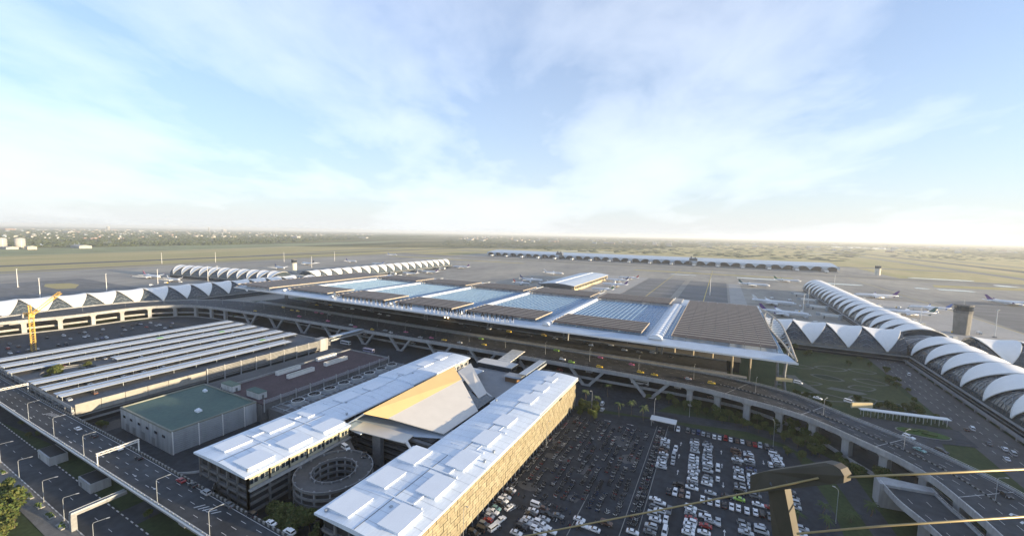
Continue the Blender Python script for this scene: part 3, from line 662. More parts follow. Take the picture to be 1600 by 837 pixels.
# median of striped kerb blocks on the right-hand curve and chevrons
mb = MB()
for i in range(418, 480):
    a = VA[i].lerp(VB[i], .5)+Vector((0, 0, .25)); b = VA[i+1].lerp(VB[i+1], .5)+Vector((0, 0, .25))
    for h_ in range(2): mb.bar(a.lerp(b, h_/2), a.lerp(b, (h_+1)/2), .3, .5, kerb_m if h_ else paint_k)
mb.obj('median_block', via)
mb = MB()
for i in range(482, 512, 2):
    a = VA[i].lerp(VB[i], .5); b = VA[i+1].lerp(VB[i+1], .5); d = (b-a).normalized(); s = Vector((-d.y, d.x, 0)); h = Vector((0, 0, .012))
    for g in (-1, 1): mb.quad(a+h, a+d*1.0+h, a+d*2.2+s*g*1.5+h, a+d*1.2+s*g*1.5+h, paint_w)
mb.obj('chevron_marking', via)
# V legs
vm = MB()
for s in (-1, 1): vm.bar((s*1.6, 0, .2), (s*12.5, 0, 12.35), 1.9, 1.9, concrete_l, (0, 1, 0))
vm.box(-3.5, 3.5, -1.4, 1.4, 0, 1.2, concrete_l); vmm = vm.mesh('slanted_leg')
for k in range(11):
    x = -39-44*k; i = min(range(560), key=lambda i: (VA[i].x-x)**2+(0 if VA[i].y > 250 else 1e6))
    link('slanted_leg', vmm, via, (x, VA[i].y+2.2, 0)); link('slanted_leg', vmm, via, (x, 309, 0))
cm = MB(); cm.box(-1.7, 1.7, -1.5, 1.5, 0, 10.4, concrete_l)
cm.add([(-1.7, -1.5, 10.4), (1.7, -1.5, 10.4), (1.7, 1.5, 10.4), (-1.7, 1.5, 10.4), (-3.4, -1.7, 12.28), (3.4, -1.7, 12.28), (3.4, 1.7, 12.28), (-3.4, 1.7, 12.28)], [(0, 1, 5, 4), (1, 2, 6, 5), (2, 3, 7, 6), (3, 0, 4, 7), (4, 5, 6, 7)], concrete_l); cmm = cm.mesh('column')
acc = 0; last = None; want = []
for i in range(1, 560):
    acc += (VA[i]-VA[i-1]).length; x = VA[i].x
    if (x < -500 and VA[i].y > 30) or x > -16:
        if last is None or acc-last > (16 if x > 0 else 24): last = acc; want.append(i)
for i in want:
    inn = (VB[i]-VA[i]).normalized(); d = (VA[min(559, i+1)]-VA[i-1]).normalized(); ang = math.atan2(d.y, d.x)
    for off in ((3.6,) if (VB[i]-VA[i]).length < 20 else (3.6, (VB[i]-VA[i]).length-4)):
        p = VA[i]+inn*off; link('column', cmm, via, (p.x, p.y, 0), ang)
# the road under the curve and a low wall at the column feet
ci = [i for i in range(20, 220, 3) if VA[i].x < -470]
deck('lower_curve_road', 'lower road half hidden behind the columns of the left-hand viaduct curve', [tuple(VA[i].lerp(VB[i], .16).xy) for i in ci[::4]], [tuple(VB[i].xy) for i in ci[::4]], 5, 90, 1.0, rail='plain')
mb = MB()
for i, j in zip(ci[:-1], ci[1:]): mb.bar(VA[i]+Vector((-.5, 0, -13)), VA[j]+Vector((-.5, 0, -13)), .6, 1.4, concrete)
tag(mb.obj('kerb_wall'), 'low pale wall at the feet of the viaduct curve columns', 'wall')
# the inner kerbside road and the arrivals road underneath
kd, KA, KB = deck('kerbside_road', 'inner departures road tucked under the terminal eaves, pale parapet on its outer edge', [(-540, 318), (-300, 318), (8, 318)], [(-540, 351), (-300, 351), (8, 351)], 14.2, 120, 1.4, rail='plain', top=asphalt_d)  # darker asphalt imitates the shade under the eaves
mb = MB(); mb.box(-540, 20, 313.2, 317.6, 14.0, 14.7, concrete_l); mb.obj('walkway', kd)
ad, AA, AB = deck('arrivals_road', 'lower arrivals road seen between the slanted viaduct legs', [(-520, 292), (-430, 286), (-300, 284), (-100, 284), (-20, 285), (4, 284), (22, 281), (45, 268), (61, 245), (73, 226), (79, 200), (80, 120)], [(-520, 340), (-430, 340), (-300, 340), (-100, 340), (-20, 335), (10, 325), (34, 308), (58, 286), (76, 262), (88, 236), (93, 200), (94, 120)], lambda f: 5.0 if f < .72 else max(.75, 5-(f-.72)/.2*4.25), 220, .9, rail='plain')
# broad ramp peeling off the right-hand curve
rd, RA, RB = deck('slip_ramp', 'lower slip ramp ending at an abutment beside the curving viaduct', [(64, 214), (66, 200), (71, 185), (75, 160), (78, 120)], [(80.5, 217), (82, 205), (84, 193), (86, 165), (88, 120)], 9.5, 60, 1.4)
for fr in (.3, .65): dashes(rd, RA, RB, fr)
mb = MB(); mb.prism([(63, 211), (81.5, 214), (81.5, 218), (63, 218)], .5, 10.6, concrete_l); mb.obj('abutment', rd)
for k in (12, 30, 46): link('column', cmm, rd, (RA[k].x+4, RA[k].y, -2.85), 1.3)
# guide wall of the concourse road
gw = T('guideway', 'straight concrete guideway wall along the concourse road', 'wall', (0, 0, 0)); mb = MB(); mb.box(150.8, 152.6, 60, 500, 2.2, 3.6, concrete); mb.obj('beam', gw)
q = MB(); q.box(-.6, .6, -.6, .6, 0, 2.2, concrete); qm = q.mesh('post')
for y in range(70, 500, 14): link('post', qm, gw, (151.7, y, 0))
# white covered walkway by the garden
cw = T('covered_walkway', 'long white roofed walkway beside the planted island', 'walkway', (0, 0, 0)); mb = MB(); a, b = Vector((82, 320, 4.6)), Vector((126, 327.5, 4.6)); mb.bar(a, b, 4.2, .5, steel_w); mb.obj('roof', cw)
q = MB(); q.tube([(0, 0, 0), (0, 0, 4.4)], .15, 6, steel_w); qm = q.mesh('post')
for k in range(12):
    p = a.lerp(b, (k+.5)/12); d = (b-a).normalized(); s = Vector((-d.y, d.x, 0))*1.7
    for g in (-1, 1): link('post', qm, cw, (p.x+g*s.x, p.y+g*s.y, 0))
# yellow road barriers on the curve
for k, (px, py, sc_, ang) in enumerate([(1346, 637, 1.0, .5), (1225, 596, .8, .2)]):
    x, y = un(px, py, 14); t = T('viaduct_sign', ('sunlit yellow-backed sign box on the viaduct edge %s' % ('by the covered walkway' if k == 0 else 'under the terminal roof corner')), 'sign', (x, y, 14), ang)
    mb = MB(); mb.box(-6*sc_, 6*sc_, -.5, .5, .3, 3.2*sc_, M('sign back', (.5, .42, .25), .6, .1)); mb.obj('sign_box', t)
    mb = MB(); mb.box(-6*sc_, -5.6*sc_, -.3, .3, 0, .3, steel); mb.box(5.6*sc_, 6*sc_, -.3, .3, 0, .3, steel); mb.obj('post', t)
# viaduct on the near left
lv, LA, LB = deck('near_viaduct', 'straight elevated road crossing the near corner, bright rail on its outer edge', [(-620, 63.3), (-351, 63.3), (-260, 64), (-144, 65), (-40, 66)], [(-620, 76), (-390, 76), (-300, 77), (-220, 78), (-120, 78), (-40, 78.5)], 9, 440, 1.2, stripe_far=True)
for fr in (.28, .52, .76): dashes(lv, LA, LB, fr)
dashes(lv, LA, LB, .06, solid=True, w_=.1, m=paint_y); dashes(lv, LA, LB, .92, solid=True, w_=.1)
mb = MB(); mb.tube([p+Vector((0, -.25, .3)) for p in LA], .32, 6, steel_w, False); mb.obj('pipe', lv)
mb = MB()
for xx in (-318, -165):
    for k in range(5): x = xx+k*2.2; mb.quad((x, 70.5+k*.35, 9.012), (x+.6, 70.5+k*.35, 9.012), (x+2.4, 73.4+k*.2, 9.012), (x+1.8, 73.4+k*.2, 9.012), paint_w)
for px, py in ((22, 640), (48, 652), (88, 683), (110, 690), (160, 712), (210, 742), (240, 762)): arrow(mb, *un(px, py, 9), 0, 9.014, .8)
mb.obj('road_marking', lv)
cp = MB(); cp.box(-2.2, 2.2, -1.4, 1.4, 0, 5.6, concrete_l); cp.add([(-2.2, -1.4, 5.6), (2.2, -1.4, 5.6), (2.2, 1.4, 5.6), (-2.2, 1.4, 5.6), (-2.6, -4.5, 7.78), (2.6, -4.5, 7.78), (2.6, 4.5, 7.78), (-2.6, 4.5, 7.78)], [(0, 1, 5, 4), (1, 2, 6, 5), (2, 3, 7, 6), (3, 0, 4, 7)], concrete_l); cpm = cp.mesh('column')
for k in range(16): link('column', cpm, lv, (-600+k*33, 70.5, 0))
for k, (xa, xb, ya, yb, lab) in enumerate([(-330, -303, 77.2, 108, 'short ramp joining the near viaduct to the sunshade parking deck'), (-193, -168, 78.2, 112, 'short dark ramp running from the near viaduct in under the white roofed wing')]):
    t, a_, b_ = deck('link_ramp', lab, [(xa, ya-.1), (xa+7, ya+8), (xa+8, yb)], [(xb, ya-.1), (xb-7, ya+8), (xb-7, yb)], 8.97, 30, 1.0, stripe_far=(k == 1), stripe_near=False)
    for o in t.children:
        if o.name.startswith('handrail'): bpy.data.objects.remove(o)
    q = MB(); q.box(xa+9, xb-8, yb-4, yb-2.5, .4, 7.9, concrete); q.obj('column', t)
# little white plant rooms under the near viaduct
for k, (xa, xb, ya, yb) in enumerate([(-281, -266, 62, 66.5), (-236, -224, 63, 68)]):
    t = T('plant_room', 'small white block with a dark top under the near viaduct, %s' % ('the one further from the overhead beam' if k == 0 else 'the one nearer the overhead beam'), 'plant room', (xa, ya-1, .5))
    mb = MB(); mb.box(0, xb-xa, -1.5, yb-ya, 0, 4, stained); mb.obj('wall', t); mb = MB(); mb.box(.5, xb-xa-.5, -1, yb-ya-.5, 4, 4.15, dark); mb.obj('roof', t); mb = MB(); mb.box(2, 3.2, -1.55, -1.5, 0, 2.2, steel_d); mb.obj('door', t)
# kerbs of the lower road, black and white
for y, nm in ((61.4, 'road_kerb'), (50.25, 'road_kerb')):
    mb = MB()
    for k in range(290): mb.box(-620+k*2, -618+k*2, y-.16, y+.16, .5, .78, paint_w if k % 2 else (paint_k if y > 55 else kerb_m))
    S(nm, mb)
mb = MB()
for x in range(-600, -60, 12): mb.box(x, x+3, 55.75, 55.9, .625, .63, paint_w)
S('lane_marking', mb, 'stuff')
# flower beds in the pavement
for k in range(9):
    x = -300+k*11.5; t = T('planter_bed', '%s dark planter bed along the near pavement, counted from the cross road' % ORD[k], 'planter', (x, 48.2, .66), group='planter beds in the near pavement'); mb = MB(); mb.box(-2.6, 2.6, -.9, .9, 0, .35, kerb_m); mb.obj('kerb', t)
    mb = MB()
    for j in range(10): xx, yy = rnd.uniform(-2.2, 2.2), rnd.uniform(-.6, .6); mb.add([(xx-.5, yy-.4, .3), (xx+.5, yy-.4, .3), (xx+.4, yy+.4, .3), (xx-.4, yy+.4, .3), (xx, yy, 1.1)], [(0, 1, 4), (1, 2, 4), (2, 3, 4), (3, 0, 4)], leaf_a)
    mb.obj('planting', t)
# ================================================================ parking buildings and wings
# sunshade parking
t = T('parking_building', 'open parking building whose roof carries long parallel sunshades', 'parking', (0, 0, 0)); pk = t
mb = MB()
for z in (3.2, 6.4, 9.2): mb.box(-456, -305.5, 78, 236, z, z+.8, concrete)
mb.prism([(-456, 78), (-428, 78), (-376, 78), (-305.5, 78), (-305.5, 236), (-456, 236)], 11.6, 12.2, concrete_d); mb.obj('floor', t)
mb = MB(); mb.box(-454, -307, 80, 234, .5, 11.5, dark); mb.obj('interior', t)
mb = MB(); mb.box(-456.3, -456, 77.7, 236.3, 11.4, 13.3, concrete_l); mb.box(-456, -305.5, 77.7, 78, 11.4, 13.1, concrete_l); mb.box(-456, -305.5, 236, 236.3, 11.4, 13.3, concrete_l); mb.obj('parapet', t)
mb = MB()
for k in range(17):
    x = -456+k*9.4; mb.box(x-.4, x+.4, 77.6, 78.6, .5, 11.4, concrete_l)
mb.obj('column', t)
wl = MB(); wl.box(-.4, .4, 0, 10.2, -3.6, 2.2, M('wall slab', (.28, .27, .245), .8, .15, .3)); wlm = wl.mesh('wall_slab')
for k in range(6): link('wall_slab', wlm, t, (-305, 79+k*10.4, 11.6))
sb = MB(); sb.box(-.12, .12, 0, 10.6, 0, .55, concrete); sbm = sb.mesh('slat'); fp = MB(); fp.box(-.35, .35, -.3, .3, .5, 15.2, concrete_l); fpm = fp.mesh('fence_post')
for k in range(9):
    link('fence_post', fpm, t, (-304.6, 142+k*10.8, 0))
    for j in range(7): link('slat', sbm, t, (-304.7, 142.1+k*10.8, 8.2+j*.98))
mb = MB(); mb.box(-305.3, -305.1, 141, 236, 7.6, 14.2, M('fence mesh', (.09, .09, .085), .8, .2, .4)); mb.obj('fence_screen', t)
mb = MB(); mb.box(-312, -304.3, 229, 236.2, .5, 15.5, concrete_l); mb.obj('stair_tower', t)
ROWS = [(-446, 78, 231), (-426, 77, 231), (-406, 76, 231), (-386, 121, 231), (-366, 77, 232), (-347, 77, 233), (-327, 78, 214)]
for k, (x, ya, yb) in enumerate(ROWS):
    s = T('sunshade', '%s long pale sunshade over the roof parking, counted from the green-roofed building' % ORD[6-k], 'sunshade', (x, ya, 12.2), group='sunshades on the parking roof')
    mb = MB(); L = yb-ya
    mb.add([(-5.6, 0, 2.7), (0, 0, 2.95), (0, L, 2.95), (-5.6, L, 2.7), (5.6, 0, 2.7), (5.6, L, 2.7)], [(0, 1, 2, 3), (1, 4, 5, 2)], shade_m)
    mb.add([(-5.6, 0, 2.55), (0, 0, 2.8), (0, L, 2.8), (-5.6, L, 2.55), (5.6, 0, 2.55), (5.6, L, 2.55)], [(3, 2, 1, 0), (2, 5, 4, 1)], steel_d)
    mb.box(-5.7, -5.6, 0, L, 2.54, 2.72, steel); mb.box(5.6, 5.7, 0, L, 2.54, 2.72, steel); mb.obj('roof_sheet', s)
    mb = MB(); mb.box(-.35, .35, .2, L-.2, 2.9, 3.15, steel_d); mb.obj('ridge_cap', s)
    q = MB(); q.tube([(0, 0, 0), (0, 0, 2.6)], .14, 5, steel); qm = q.mesh('post')
    for j in range(int(L/13)+1):
        for g in (-4, 4): link('post', qm, s, (g, 1+j*13 if 1+j*13 < L else L-1, 0))
    if k in (1, 2, 5):
        mb = MB(); yy = (.18, .55, .8)[k % 3]*L; mb.box(-1.5, 2.5, yy, yy+4, 3.0, 3.12, M('green tarp', (.22, .5, .1), .6, .1)); mb.obj('green_tarp', s)
# spiral hole with planting inside the roof
t = T('roof_ramp', 'round ramp drum sunk in the gap between the sunshades', 'ramp', (-384, 98, 12.2)); mb = MB(); mb.tube([(0, 0, -.4), (0, 0, 1.2)], 13, 28, concrete, False); mb.tube([(0, 0, -.4), (0, 0, 1.2)], 8, 28, concrete, False); mb.obj('drum_wall', t)
mb = MB(); mb.ribbon([(13*math.cos(2*math.pi*k/28), 13*math.sin(2*math.pi*k/28), .1) for k in range(29)], [(8*math.cos(2*math.pi*k/28), 8*math.sin(2*math.pi*k/28), .1) for k in range(29)], asphalt); mb.obj('ramp_surface', t)
# green roofed block
t = T('green_roof_building', 'blocky stained-white building with a flat faded green roof', 'building', (-257.5, 111, 0))
mb = MB(); mb.box(-27.5, 27.5, -20.2, 20, .5, 11.6, stained); mb.obj('wall', t)
mb = MB(); mb.box(-26.8, 26.8, -19.5, 19.3, 11.6, 11.9, green_roof); mb.obj('roof', t)
mb = MB()
for a in ((-27.6, 27.6, -20.3, -19.5), (-27.6, 27.6, 19.3, 20.1), (-27.6, -26.8, -19.5, 19.3), (26.8, 27.6, -19.5, 19.3)): mb.box(*a, 11.6, 12.5, M('roof edging', (.2, .21, .18), .85, .2))
mb.obj('roof_edge', t)
for k, (x, y, s) in enumerate([(-14, 14, 1.2), (13, -2, 1.6)]): mb = MB(); mb.box(x-s, x+s, y-s*.7, y+s*.7, 11.9, 12.9, white_box); mb.box(x-s*.5, x+s*.5, y-s*.4, y+s*.4, 12.9, 13.5, white_box); mb.obj('roof_unit', t)
dm = MB(); dm.box(-1.6, 1.6, -.08, .06, 0, 4.2, M('grey shutter', (.22, .23, .24), .6, .15)); dmm = dm.mesh('door')
for x in (-20, -12, -2, 9): link('door', dmm, t, (x, -20.25, .5))
wm = MB(); wm.box(-1.4, 1.4, -.06, .05, 0, 1.3, dark_glass); wmm = wm.mesh('window')
for x in (-23, -15, -6, 3, 12, 20): link('window', wmm, t, (x, -20.25, 7.4))
pm_ = MB(); pm_.box(-.06, .06, -.06, .06, 0, 11, steel); pmm_ = pm_.mesh('pipe')
for x in (-10, 5): link('pipe', pmm_, t, (x, -20.35, .6))
mb = MB()
for z in range(1, 12): mb.box(27.55, 27.9, -20, 14, z, z+.5, steel)
for y in (-20, -9, 2, 13): mb.box(27.5, 28.1, y, y+.4, .5, 12, steel_w)
mb.obj('louvre_screen', t)
for k, (x, y) in enumerate([(-238, 136), (-262, 134.5)]):
    s = T('stair_house', ('white stair house with a green top %s the red deck' % ('at the near edge of' if k == 0 else 'at the back corner of')), 'stair house', (x, y, 11.9)); mb = MB(); mb.box(-6, 6, -2.4, 2.4, 0, 3.6, stained); mb.obj('wall', s); mb = MB(); mb.box(-6.1, 6.1, -2.5, 2.5, 3.6, 3.9, green_roof); mb.obj('roof', s); mb = MB(); mb.box(6, 6.08, -.6, .6, 0, 2.2, steel_d); mb.obj('door', s)
# red deck parking block
t = T('red_deck_building', 'flat building with a dark red roof deck carrying four white troughs', 'building', (-245, 180, 0))
mb = MB(); mb.box(-41, 20, -48.8, 48, .5, 11.2, concrete_d); mb.obj('wall', t); mb = MB(); mb.box(-22, 20.5, -48.6, 48.5, 11.2, 11.8, red_deck); mb.obj('roof_deck', t)
mb = MB(); mb.box(-22.6, -22, -48.6, 48.5, 11.2, 13.2, concrete); mb.box(-22.6, 20.5, 48.5, 49, 11.2, 12.8, concrete); mb.obj('parapet', t)
mb = MB(); mb.box(-41, -22.6, -48, 48, 11.2, 11.4, asphalt_p); mb.obj('service_roof', t)
for j in range(5):
    mb = MB(); mb.box(20.6, 20.75, -48, 48, 11.6+j*.5, 11.72+j*.5, steel); mb.obj('slat', t)
q = MB(); q.box(-.25, .25, -.25, .25, 7, 14.3, concrete_l); qm = q.mesh('fence_post')
for k in range(11): link('fence_post', qm, t, (20.7, -48+k*9.6, 0))
for k, (x, ya, yb, lab) in enumerate([(-262, 163, 180, 'white trough on the red deck, near pair, further from the white roofed wing'), (-250, 163, 182, 'white trough on the red deck, near pair, closer to the white roofed wing'), (-265, 196, 212.5, 'white trough on the red deck, far pair, further from the white roofed wing'), (-251, 192, 211, 'white trough on the red deck, far pair, closer to the white roofed wing')]):
    s = T('roof_trough', lab, 'trough', (x, ya, 11.8), group='troughs on the red deck'); L = yb-ya; mb = MB()
    for a in ((-1.4, -1.1, 0, L), (1.1, 1.4, 0, L), (-1.1, 1.1, 0, .3), (-1.1, 1.1, L-.3, L)): mb.box(*a, 0, 2.5, M('trough wall', (.6, .6, .58), .8, .12, .5))
    mb.obj('trough_wall', s); mb = MB(); mb.box(-1.1, 1.1, .3, L-.3, 0, 2.0, M('trough fill', (.2, .22, .18), .9, .2)); mb.obj('fill', s)
# cooling fans on the lower strip
t = T('plant_strip', 'low grey plant roof between red deck and white roofed wing', 'roof', (0, 0, 0)); mb = MB(); mb.box(-224, -198, 134, 232, .5, 8.6, concrete_d); mb.obj('slab', t); mb = MB()
for k in range(24): mb.bar((-223, 136+k*4, 9.4), (-199, 136+k*4, 9.4), .18, .3, steel)
for x in (-222, -212, -202): mb.bar((x, 135, 9.2), (x, 231, 9.2), .3, .4, steel)
mb.obj('pipe_rack', t)
for k in range(8):
    y = 146+k*10.8; s = T('cooling_fan', '%s round cooling fan along the red deck, counted from the near end' % ORD[k], 'fan', (-215, y, 8.6), group='cooling fans beside the red deck')
    mb = MB(); n = 20; A = [(3.6*math.cos(2*math.pi*j/n), 3.6*math.sin(2*math.pi*j/n)) for j in range(n+1)]
    mb.ribbon([(x*1.04, yy*1.04, 0) for x, yy in A], [(x, yy, 2.4) for x, yy in A], M('fan drum', (.4, .42, .43), .6, .12)); mb.ribbon([(x, yy, 2.4) for x, yy in A], [(x*.9, yy*.9, 2.4) for x, yy in A], steel_w); mb.ribbon([(x*.9, yy*.9, 2.4) for x, yy in A], [(x*.9, yy*.9, 1.5) for x, yy in A], dark); mb.obj('drum', s)
    mb = MB(); mb.add([(x*.9, yy*.9, 1.5) for x, yy in A[:-1]], [tuple(range(n))], dark)
    for j in range(6): a = j*math.pi/3; mb.bar((0, 0, 1.7), (3.1*math.cos(a), 3.1*math.sin(a), 1.9), .5, .06, steel_d)
    mb.obj('blades', s); mb = MB(); mb.box(-3.9, 3.9, -4.6, 4.6, 0, .25, steel); mb.obj('base', s)

# --- white roofed wings
def wing(label, mirror):
    f = (lambda x: x) if not mirror else (lambda x: -262-x)
    def bx(mb, xa, xb, *r): a, b = sorted((f(xa), f(xb))); return mb.box(a, b, *r)
    t = T('parking_wing', label, 'building', (f(-91), 160, 0))
    def put(nm, mb, **k): o = mb.obj(nm, t, **k); o.location = (-f(-91), -160, 0); return o
    secs = [(-112, -76, 80.5, 128, 19.3), (-105, -76, 128, 180, 19.6), (-105, -76, 180, 240, 20.4)]
    for (xa, xb, ya, yb, ze) in secs:
        xr = (xa+xb)/2; mb = MB(); zr = ze+.9; n = 8
        P = [(xa+(xb-xa)*i/n, ze+.9*(1-abs(2*i/n-1)**1.6)) for i in range(n+1)]
        mb.ribbon([(f(x), ya, z) for x, z in P], [(f(x), yb, z) for x, z in P], white_roof)
        mb.ribbon([(f(x), ya, z) for x, z in P], [(f(x), ya, ze-.7) for x, z in P], white_roof); mb.ribbon([(f(x), yb, z) for x, z in P], [(f(x), yb, ze-.7) for x, z in P], white_roof)
        for x in (xa, xb): mb.quad((f(x), ya, ze), (f(x), yb, ze), (f(x), yb, ze-.7), (f(x), ya, ze-.7), steel_w)
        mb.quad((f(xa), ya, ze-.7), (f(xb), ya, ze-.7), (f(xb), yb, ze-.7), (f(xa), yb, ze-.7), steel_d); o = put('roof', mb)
        mb = MB(); bx(mb, xr-.12, xr+.12, ya+.2, yb-.2, zr-.02, zr+.07, steel_d); s = mb.obj('seam', o)
        m2 = MB()
        for k in range(1, int((yb-ya)/5.2)): m2.ribbon([(f(x), ya+k*5.2-.05, z+.03) for x, z in P], [(f(x), ya+k*5.2+.05, z+.03) for x, z in P], steel)
        q = m2.obj('roof_joint', o); q['kind'] = 'stuff'
        for k in range(int((yb-ya)/22)):
            x = rnd.choice((xa+3, xr+2, xr-2.4, xb-3))+rnd.uniform(-1, 1); y = ya+4+k*9+rnd.uniform(-2, 2); mv = MB(); mv.box(f(x)-.35, f(x)+.35, y-.35, y+.35, ze+.2, ze+1.0, steel); mv.box(f(x)-.5, f(x)+.5, y-.5, y+.5, ze+1.0, ze+1.12, steel); mv.obj('roof_vent', o)
        # building below
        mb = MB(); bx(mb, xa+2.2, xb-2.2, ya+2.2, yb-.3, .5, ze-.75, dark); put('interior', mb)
        mb = MB()
        for z in (3.4, 6.6, 9.8, 13.0): bx(mb, xa+1.2, xb-1.8, ya+1.2, yb-.2, z, z+.9, concrete_d); 
        for k in range(int((yb-ya)/8)+1):
            y = min(ya+1.6+k*8, yb-1)
            for x in (xa+1.4, ): bx(mb, x-.4, x+.4, y-.4, y+.4, .5, ze-.8, concrete_d)
        for k in range(6 if ya < 90 else 0): x = xa+1.4+k*(xb-xa-3)/5; bx(mb, x-.4, x+.4, ya+1.2, ya+2, .5, ze-.8, concrete_d)
        put('floor', mb)
    boxes = [(-109, -99.5, 83.3, 93.3), (-109, -100.2, 99.5, 110), (-109.3, -101, 115.6, 126.6), (-89, -80.8, 85.6, 96.3), (-89.5, -81.4, 103.6, 115), (-90.3, -82.3, 121.6, 133.3), (-91, -83.2, 141, 152.5), (-91.5, -84, 160, 170.5), (-92, -84.5, 187, 197.5), (-92, -85, 205, 214), (-92, -86, 222, 230)]
    rb = []
    for (xa, xb, ya, yb) in boxes:
        z = 20.0 if ya < 125 else 20.3 if ya < 180 else 21.1
        mb = MB(); a, b = sorted((f(xa), f(xb))); mb.prism([(a, ya), (b, ya), (b, yb), (a, yb)], z-.4, z+.6, white_box); mb.prism([(a-.3, ya-.3), (b+.3, ya-.3), (b+.3, yb+.3), (a-.3, yb+.3)], z+.6, z+.74, white_box); put('roof_box', mb)
    mb = MB()
    for y in (97.5, 117, 136, 155): bx(mb, -98.6, -82, y, y+.5, 19.9, 20.5, white_box); bx(mb, -86, -85.6, y, y+8, 20.1, 20.45, white_box)
    put('roof_duct', mb)
    return t, put, f
rw, rput, rf = wing('long white-roofed parking wing whose golden panelled side faces the car park', False)
lw, lput, lf = wing('long white-roofed parking wing beside the round fans, nearer the green-roofed building', True)
# golden perforated facade: panels in running bond
mb = MB(); mb.box(-78.2, -77.6, 80.8, 239.6, 2.8, 18.6, facade_b); rput('facade_frame', mb)
mb = MB()
for k in range(41): y = 81+k*3.96; mb.box(-77.6, -77.2, y-.07, y+.07, .5, 18.6, steel)
rput('facade_post', mb)
pv = []
for k in range(4):
    q = MB(); a = rnd.uniform(.0, .05); fm = M('facade panel tone %d' % k, [(.265, .235, .16), (.245, .212, .142), (.285, .25, .175), (.255, .22, .15)][k], .6, .16, .35, var2=(1.4, .16)); q.box(-.06, .06, -1.86, 1.86, -1.2, 1.2, fm); q.box(.06, .1, -1.86, 1.86, -.03, .03, facade_b); pv.append(q.mesh('facade_panel'))
for r_ in range(6):
    for k in range(40):
        y = 82.9+k*3.96+(1.98 if r_ % 2 else 0)
        if y > 237.8: continue
        if (r_ > 3 and rnd.random() < .02): continue
        link('facade_panel', rnd.choice(pv), rw, (-77.1+rnd.uniform(-.05, .05)+91, y-160, 4.3+r_*2.58), (0, rnd.uniform(-.02, .02), rnd.uniform(-.012, .012)))
mb = MB(); mb.box(-80, -78.3, 80.8, 239.6, .5, 2.7, dark); rput('base_shade', mb)  # dark strip stands in for shade in the open ground floor
mb = MB(); mb.box(-76.2, -75.8, 80.4, 240.2, 18.75, 19.2, steel_w); rput('gutter', mb)
# office strip inside the left wing, yellow sunlight painted into its wall
wm = MB(); wm.box(-.06, .06, -1.5, 1.5, 0, 1.9, dark_glass); wm.box(.06, .1, -.06, .06, 0, 1.9, steel_w); wmm = wm.mesh('window')
mb = MB(); mb.box(-151.6, -151.0, 82, 127.5, 13.8, 18.4, sunlit_wall); lput('inner_wall', mb); mb = MB(); mb.box(-158.6, -158.0, 181, 239, 13, 19.2, concrete_l); lput('inner_wall', mb)
for k in range(11): link('window', wmm, lw, (-150.95+171, 84+k*4.1-160, 15.2))
for k in range(12): link('window', wmm, lw, (-157.95+171, 185+k*4.6-160, 15.6))
mb = MB(); mb.box(-151.2, -149.6, 82, 128, 13.0, 13.6, concrete_l); lput('ledge', mb)

# --- folded roof between the wings
t = T('folded_roof_hall', 'hall between the white wings under a big folded roof, upper strip tinted sunlit golden', 'building', (-135, 175, 0))
def put(nm, mb, **k): o = mb.obj(nm, t, **k); o.location = (135, -175, 0); return o
def plate(pts, th, m):
    mb = MB(); n = len(pts); lo = [(x, y, z-th) for x, y, z in pts]
    mb.add(list(pts)+lo, [tuple(range(n)), tuple(range(2*n-1, n-1, -1))]+[(i, n+i, n+(i+1) % n, (i+1) % n) for i in range(n)], m); return mb
put('sunlit_strip', plate([(-141.3, 127.9, 27), (-135, 136.7, 22.5), (-134.4, 196.3, 22.5), (-144.2, 201.7, 27)], .35, sunlit_gold))
put('cream_plate', plate([(-135, 136.9, 22.48), (-108.6, 144.6, 18), (-108, 173, 18), (-134.4, 196, 22.48)], .4, cream))
put('back_slope', plate([(-141.4, 127.7, 26.9), (-144.3, 201.7, 26.9), (-155.5, 203, 17.5), (-155.5, 128.5, 17.5)], .4, fascia_m))
put('side_roof', plate([(-156, 128.6, 16.8), (-143, 127.4, 16.8), (-143, 236, 14.5), (-156, 238, 14.5)], .4, fascia_m))
put('rear_fin', plate([(-149.5, 214, 19.5), (-118, 189.5, 16.5), (-117.9, 198.5, 16.5), (-148, 227, 21.5)], .35, cream))
put('front_canopy', plate([(-149.3, 127.6, 17.5), (-119.6, 130.7, 17.2), (-120.4, 137.4, 17.5), (-149.7, 135.3, 17.9)], .35, cream))
put('canopy_roof', plate([(-156, 135.4, 17.2), (-149.8, 135.5, 17.4), (-120.2, 137.6, 17.0), (-108.5, 143, 16.6), (-108.5, 152, 16.6), (-156, 152, 17.2)], .35, fascia_m))
mb = MB()
for a, b in (((-125, 195, 15.4), (-113.5, 188, 16)), ((-125, 203.5, 15.4), (-112.6, 196, 16)), ((-119.5, 132, 17), (-111, 127.5, 15.8))): mb.tube([a, b], [.8, .3], 8, steel_w)
put('white_strut', mb, smooth=True)
mb = MB(); mb.box(-154, -111, 146, 196, 10.05, 16.3, dark_glass); put('hall_wall', mb)
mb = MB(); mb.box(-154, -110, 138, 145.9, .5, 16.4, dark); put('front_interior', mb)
mb = MB(); mb.prism([(-157, 150), (-107, 150), (-107, 239), (-157, 250), (-157, 240)], .5, 10, concrete); put('podium', mb)
mb = MB(); mb.prism([(-156.8, 150.2), (-107.2, 150.2), (-107.2, 238.5), (-125, 252), (-156.8, 252)], 9.95, 10.05, M('plaza paving', (.26, .27, .28), .85, .1, .1)); put('plaza', mb)
mb = MB()
for z in (3, 6, 9, 12, 15): mb.box(-160, -110, 136, 137.9, z, z+.9, concrete_d)
mb.box(-141, -136, 132.5, 134.8, .5, 17, concrete); put('front_wall', mb)
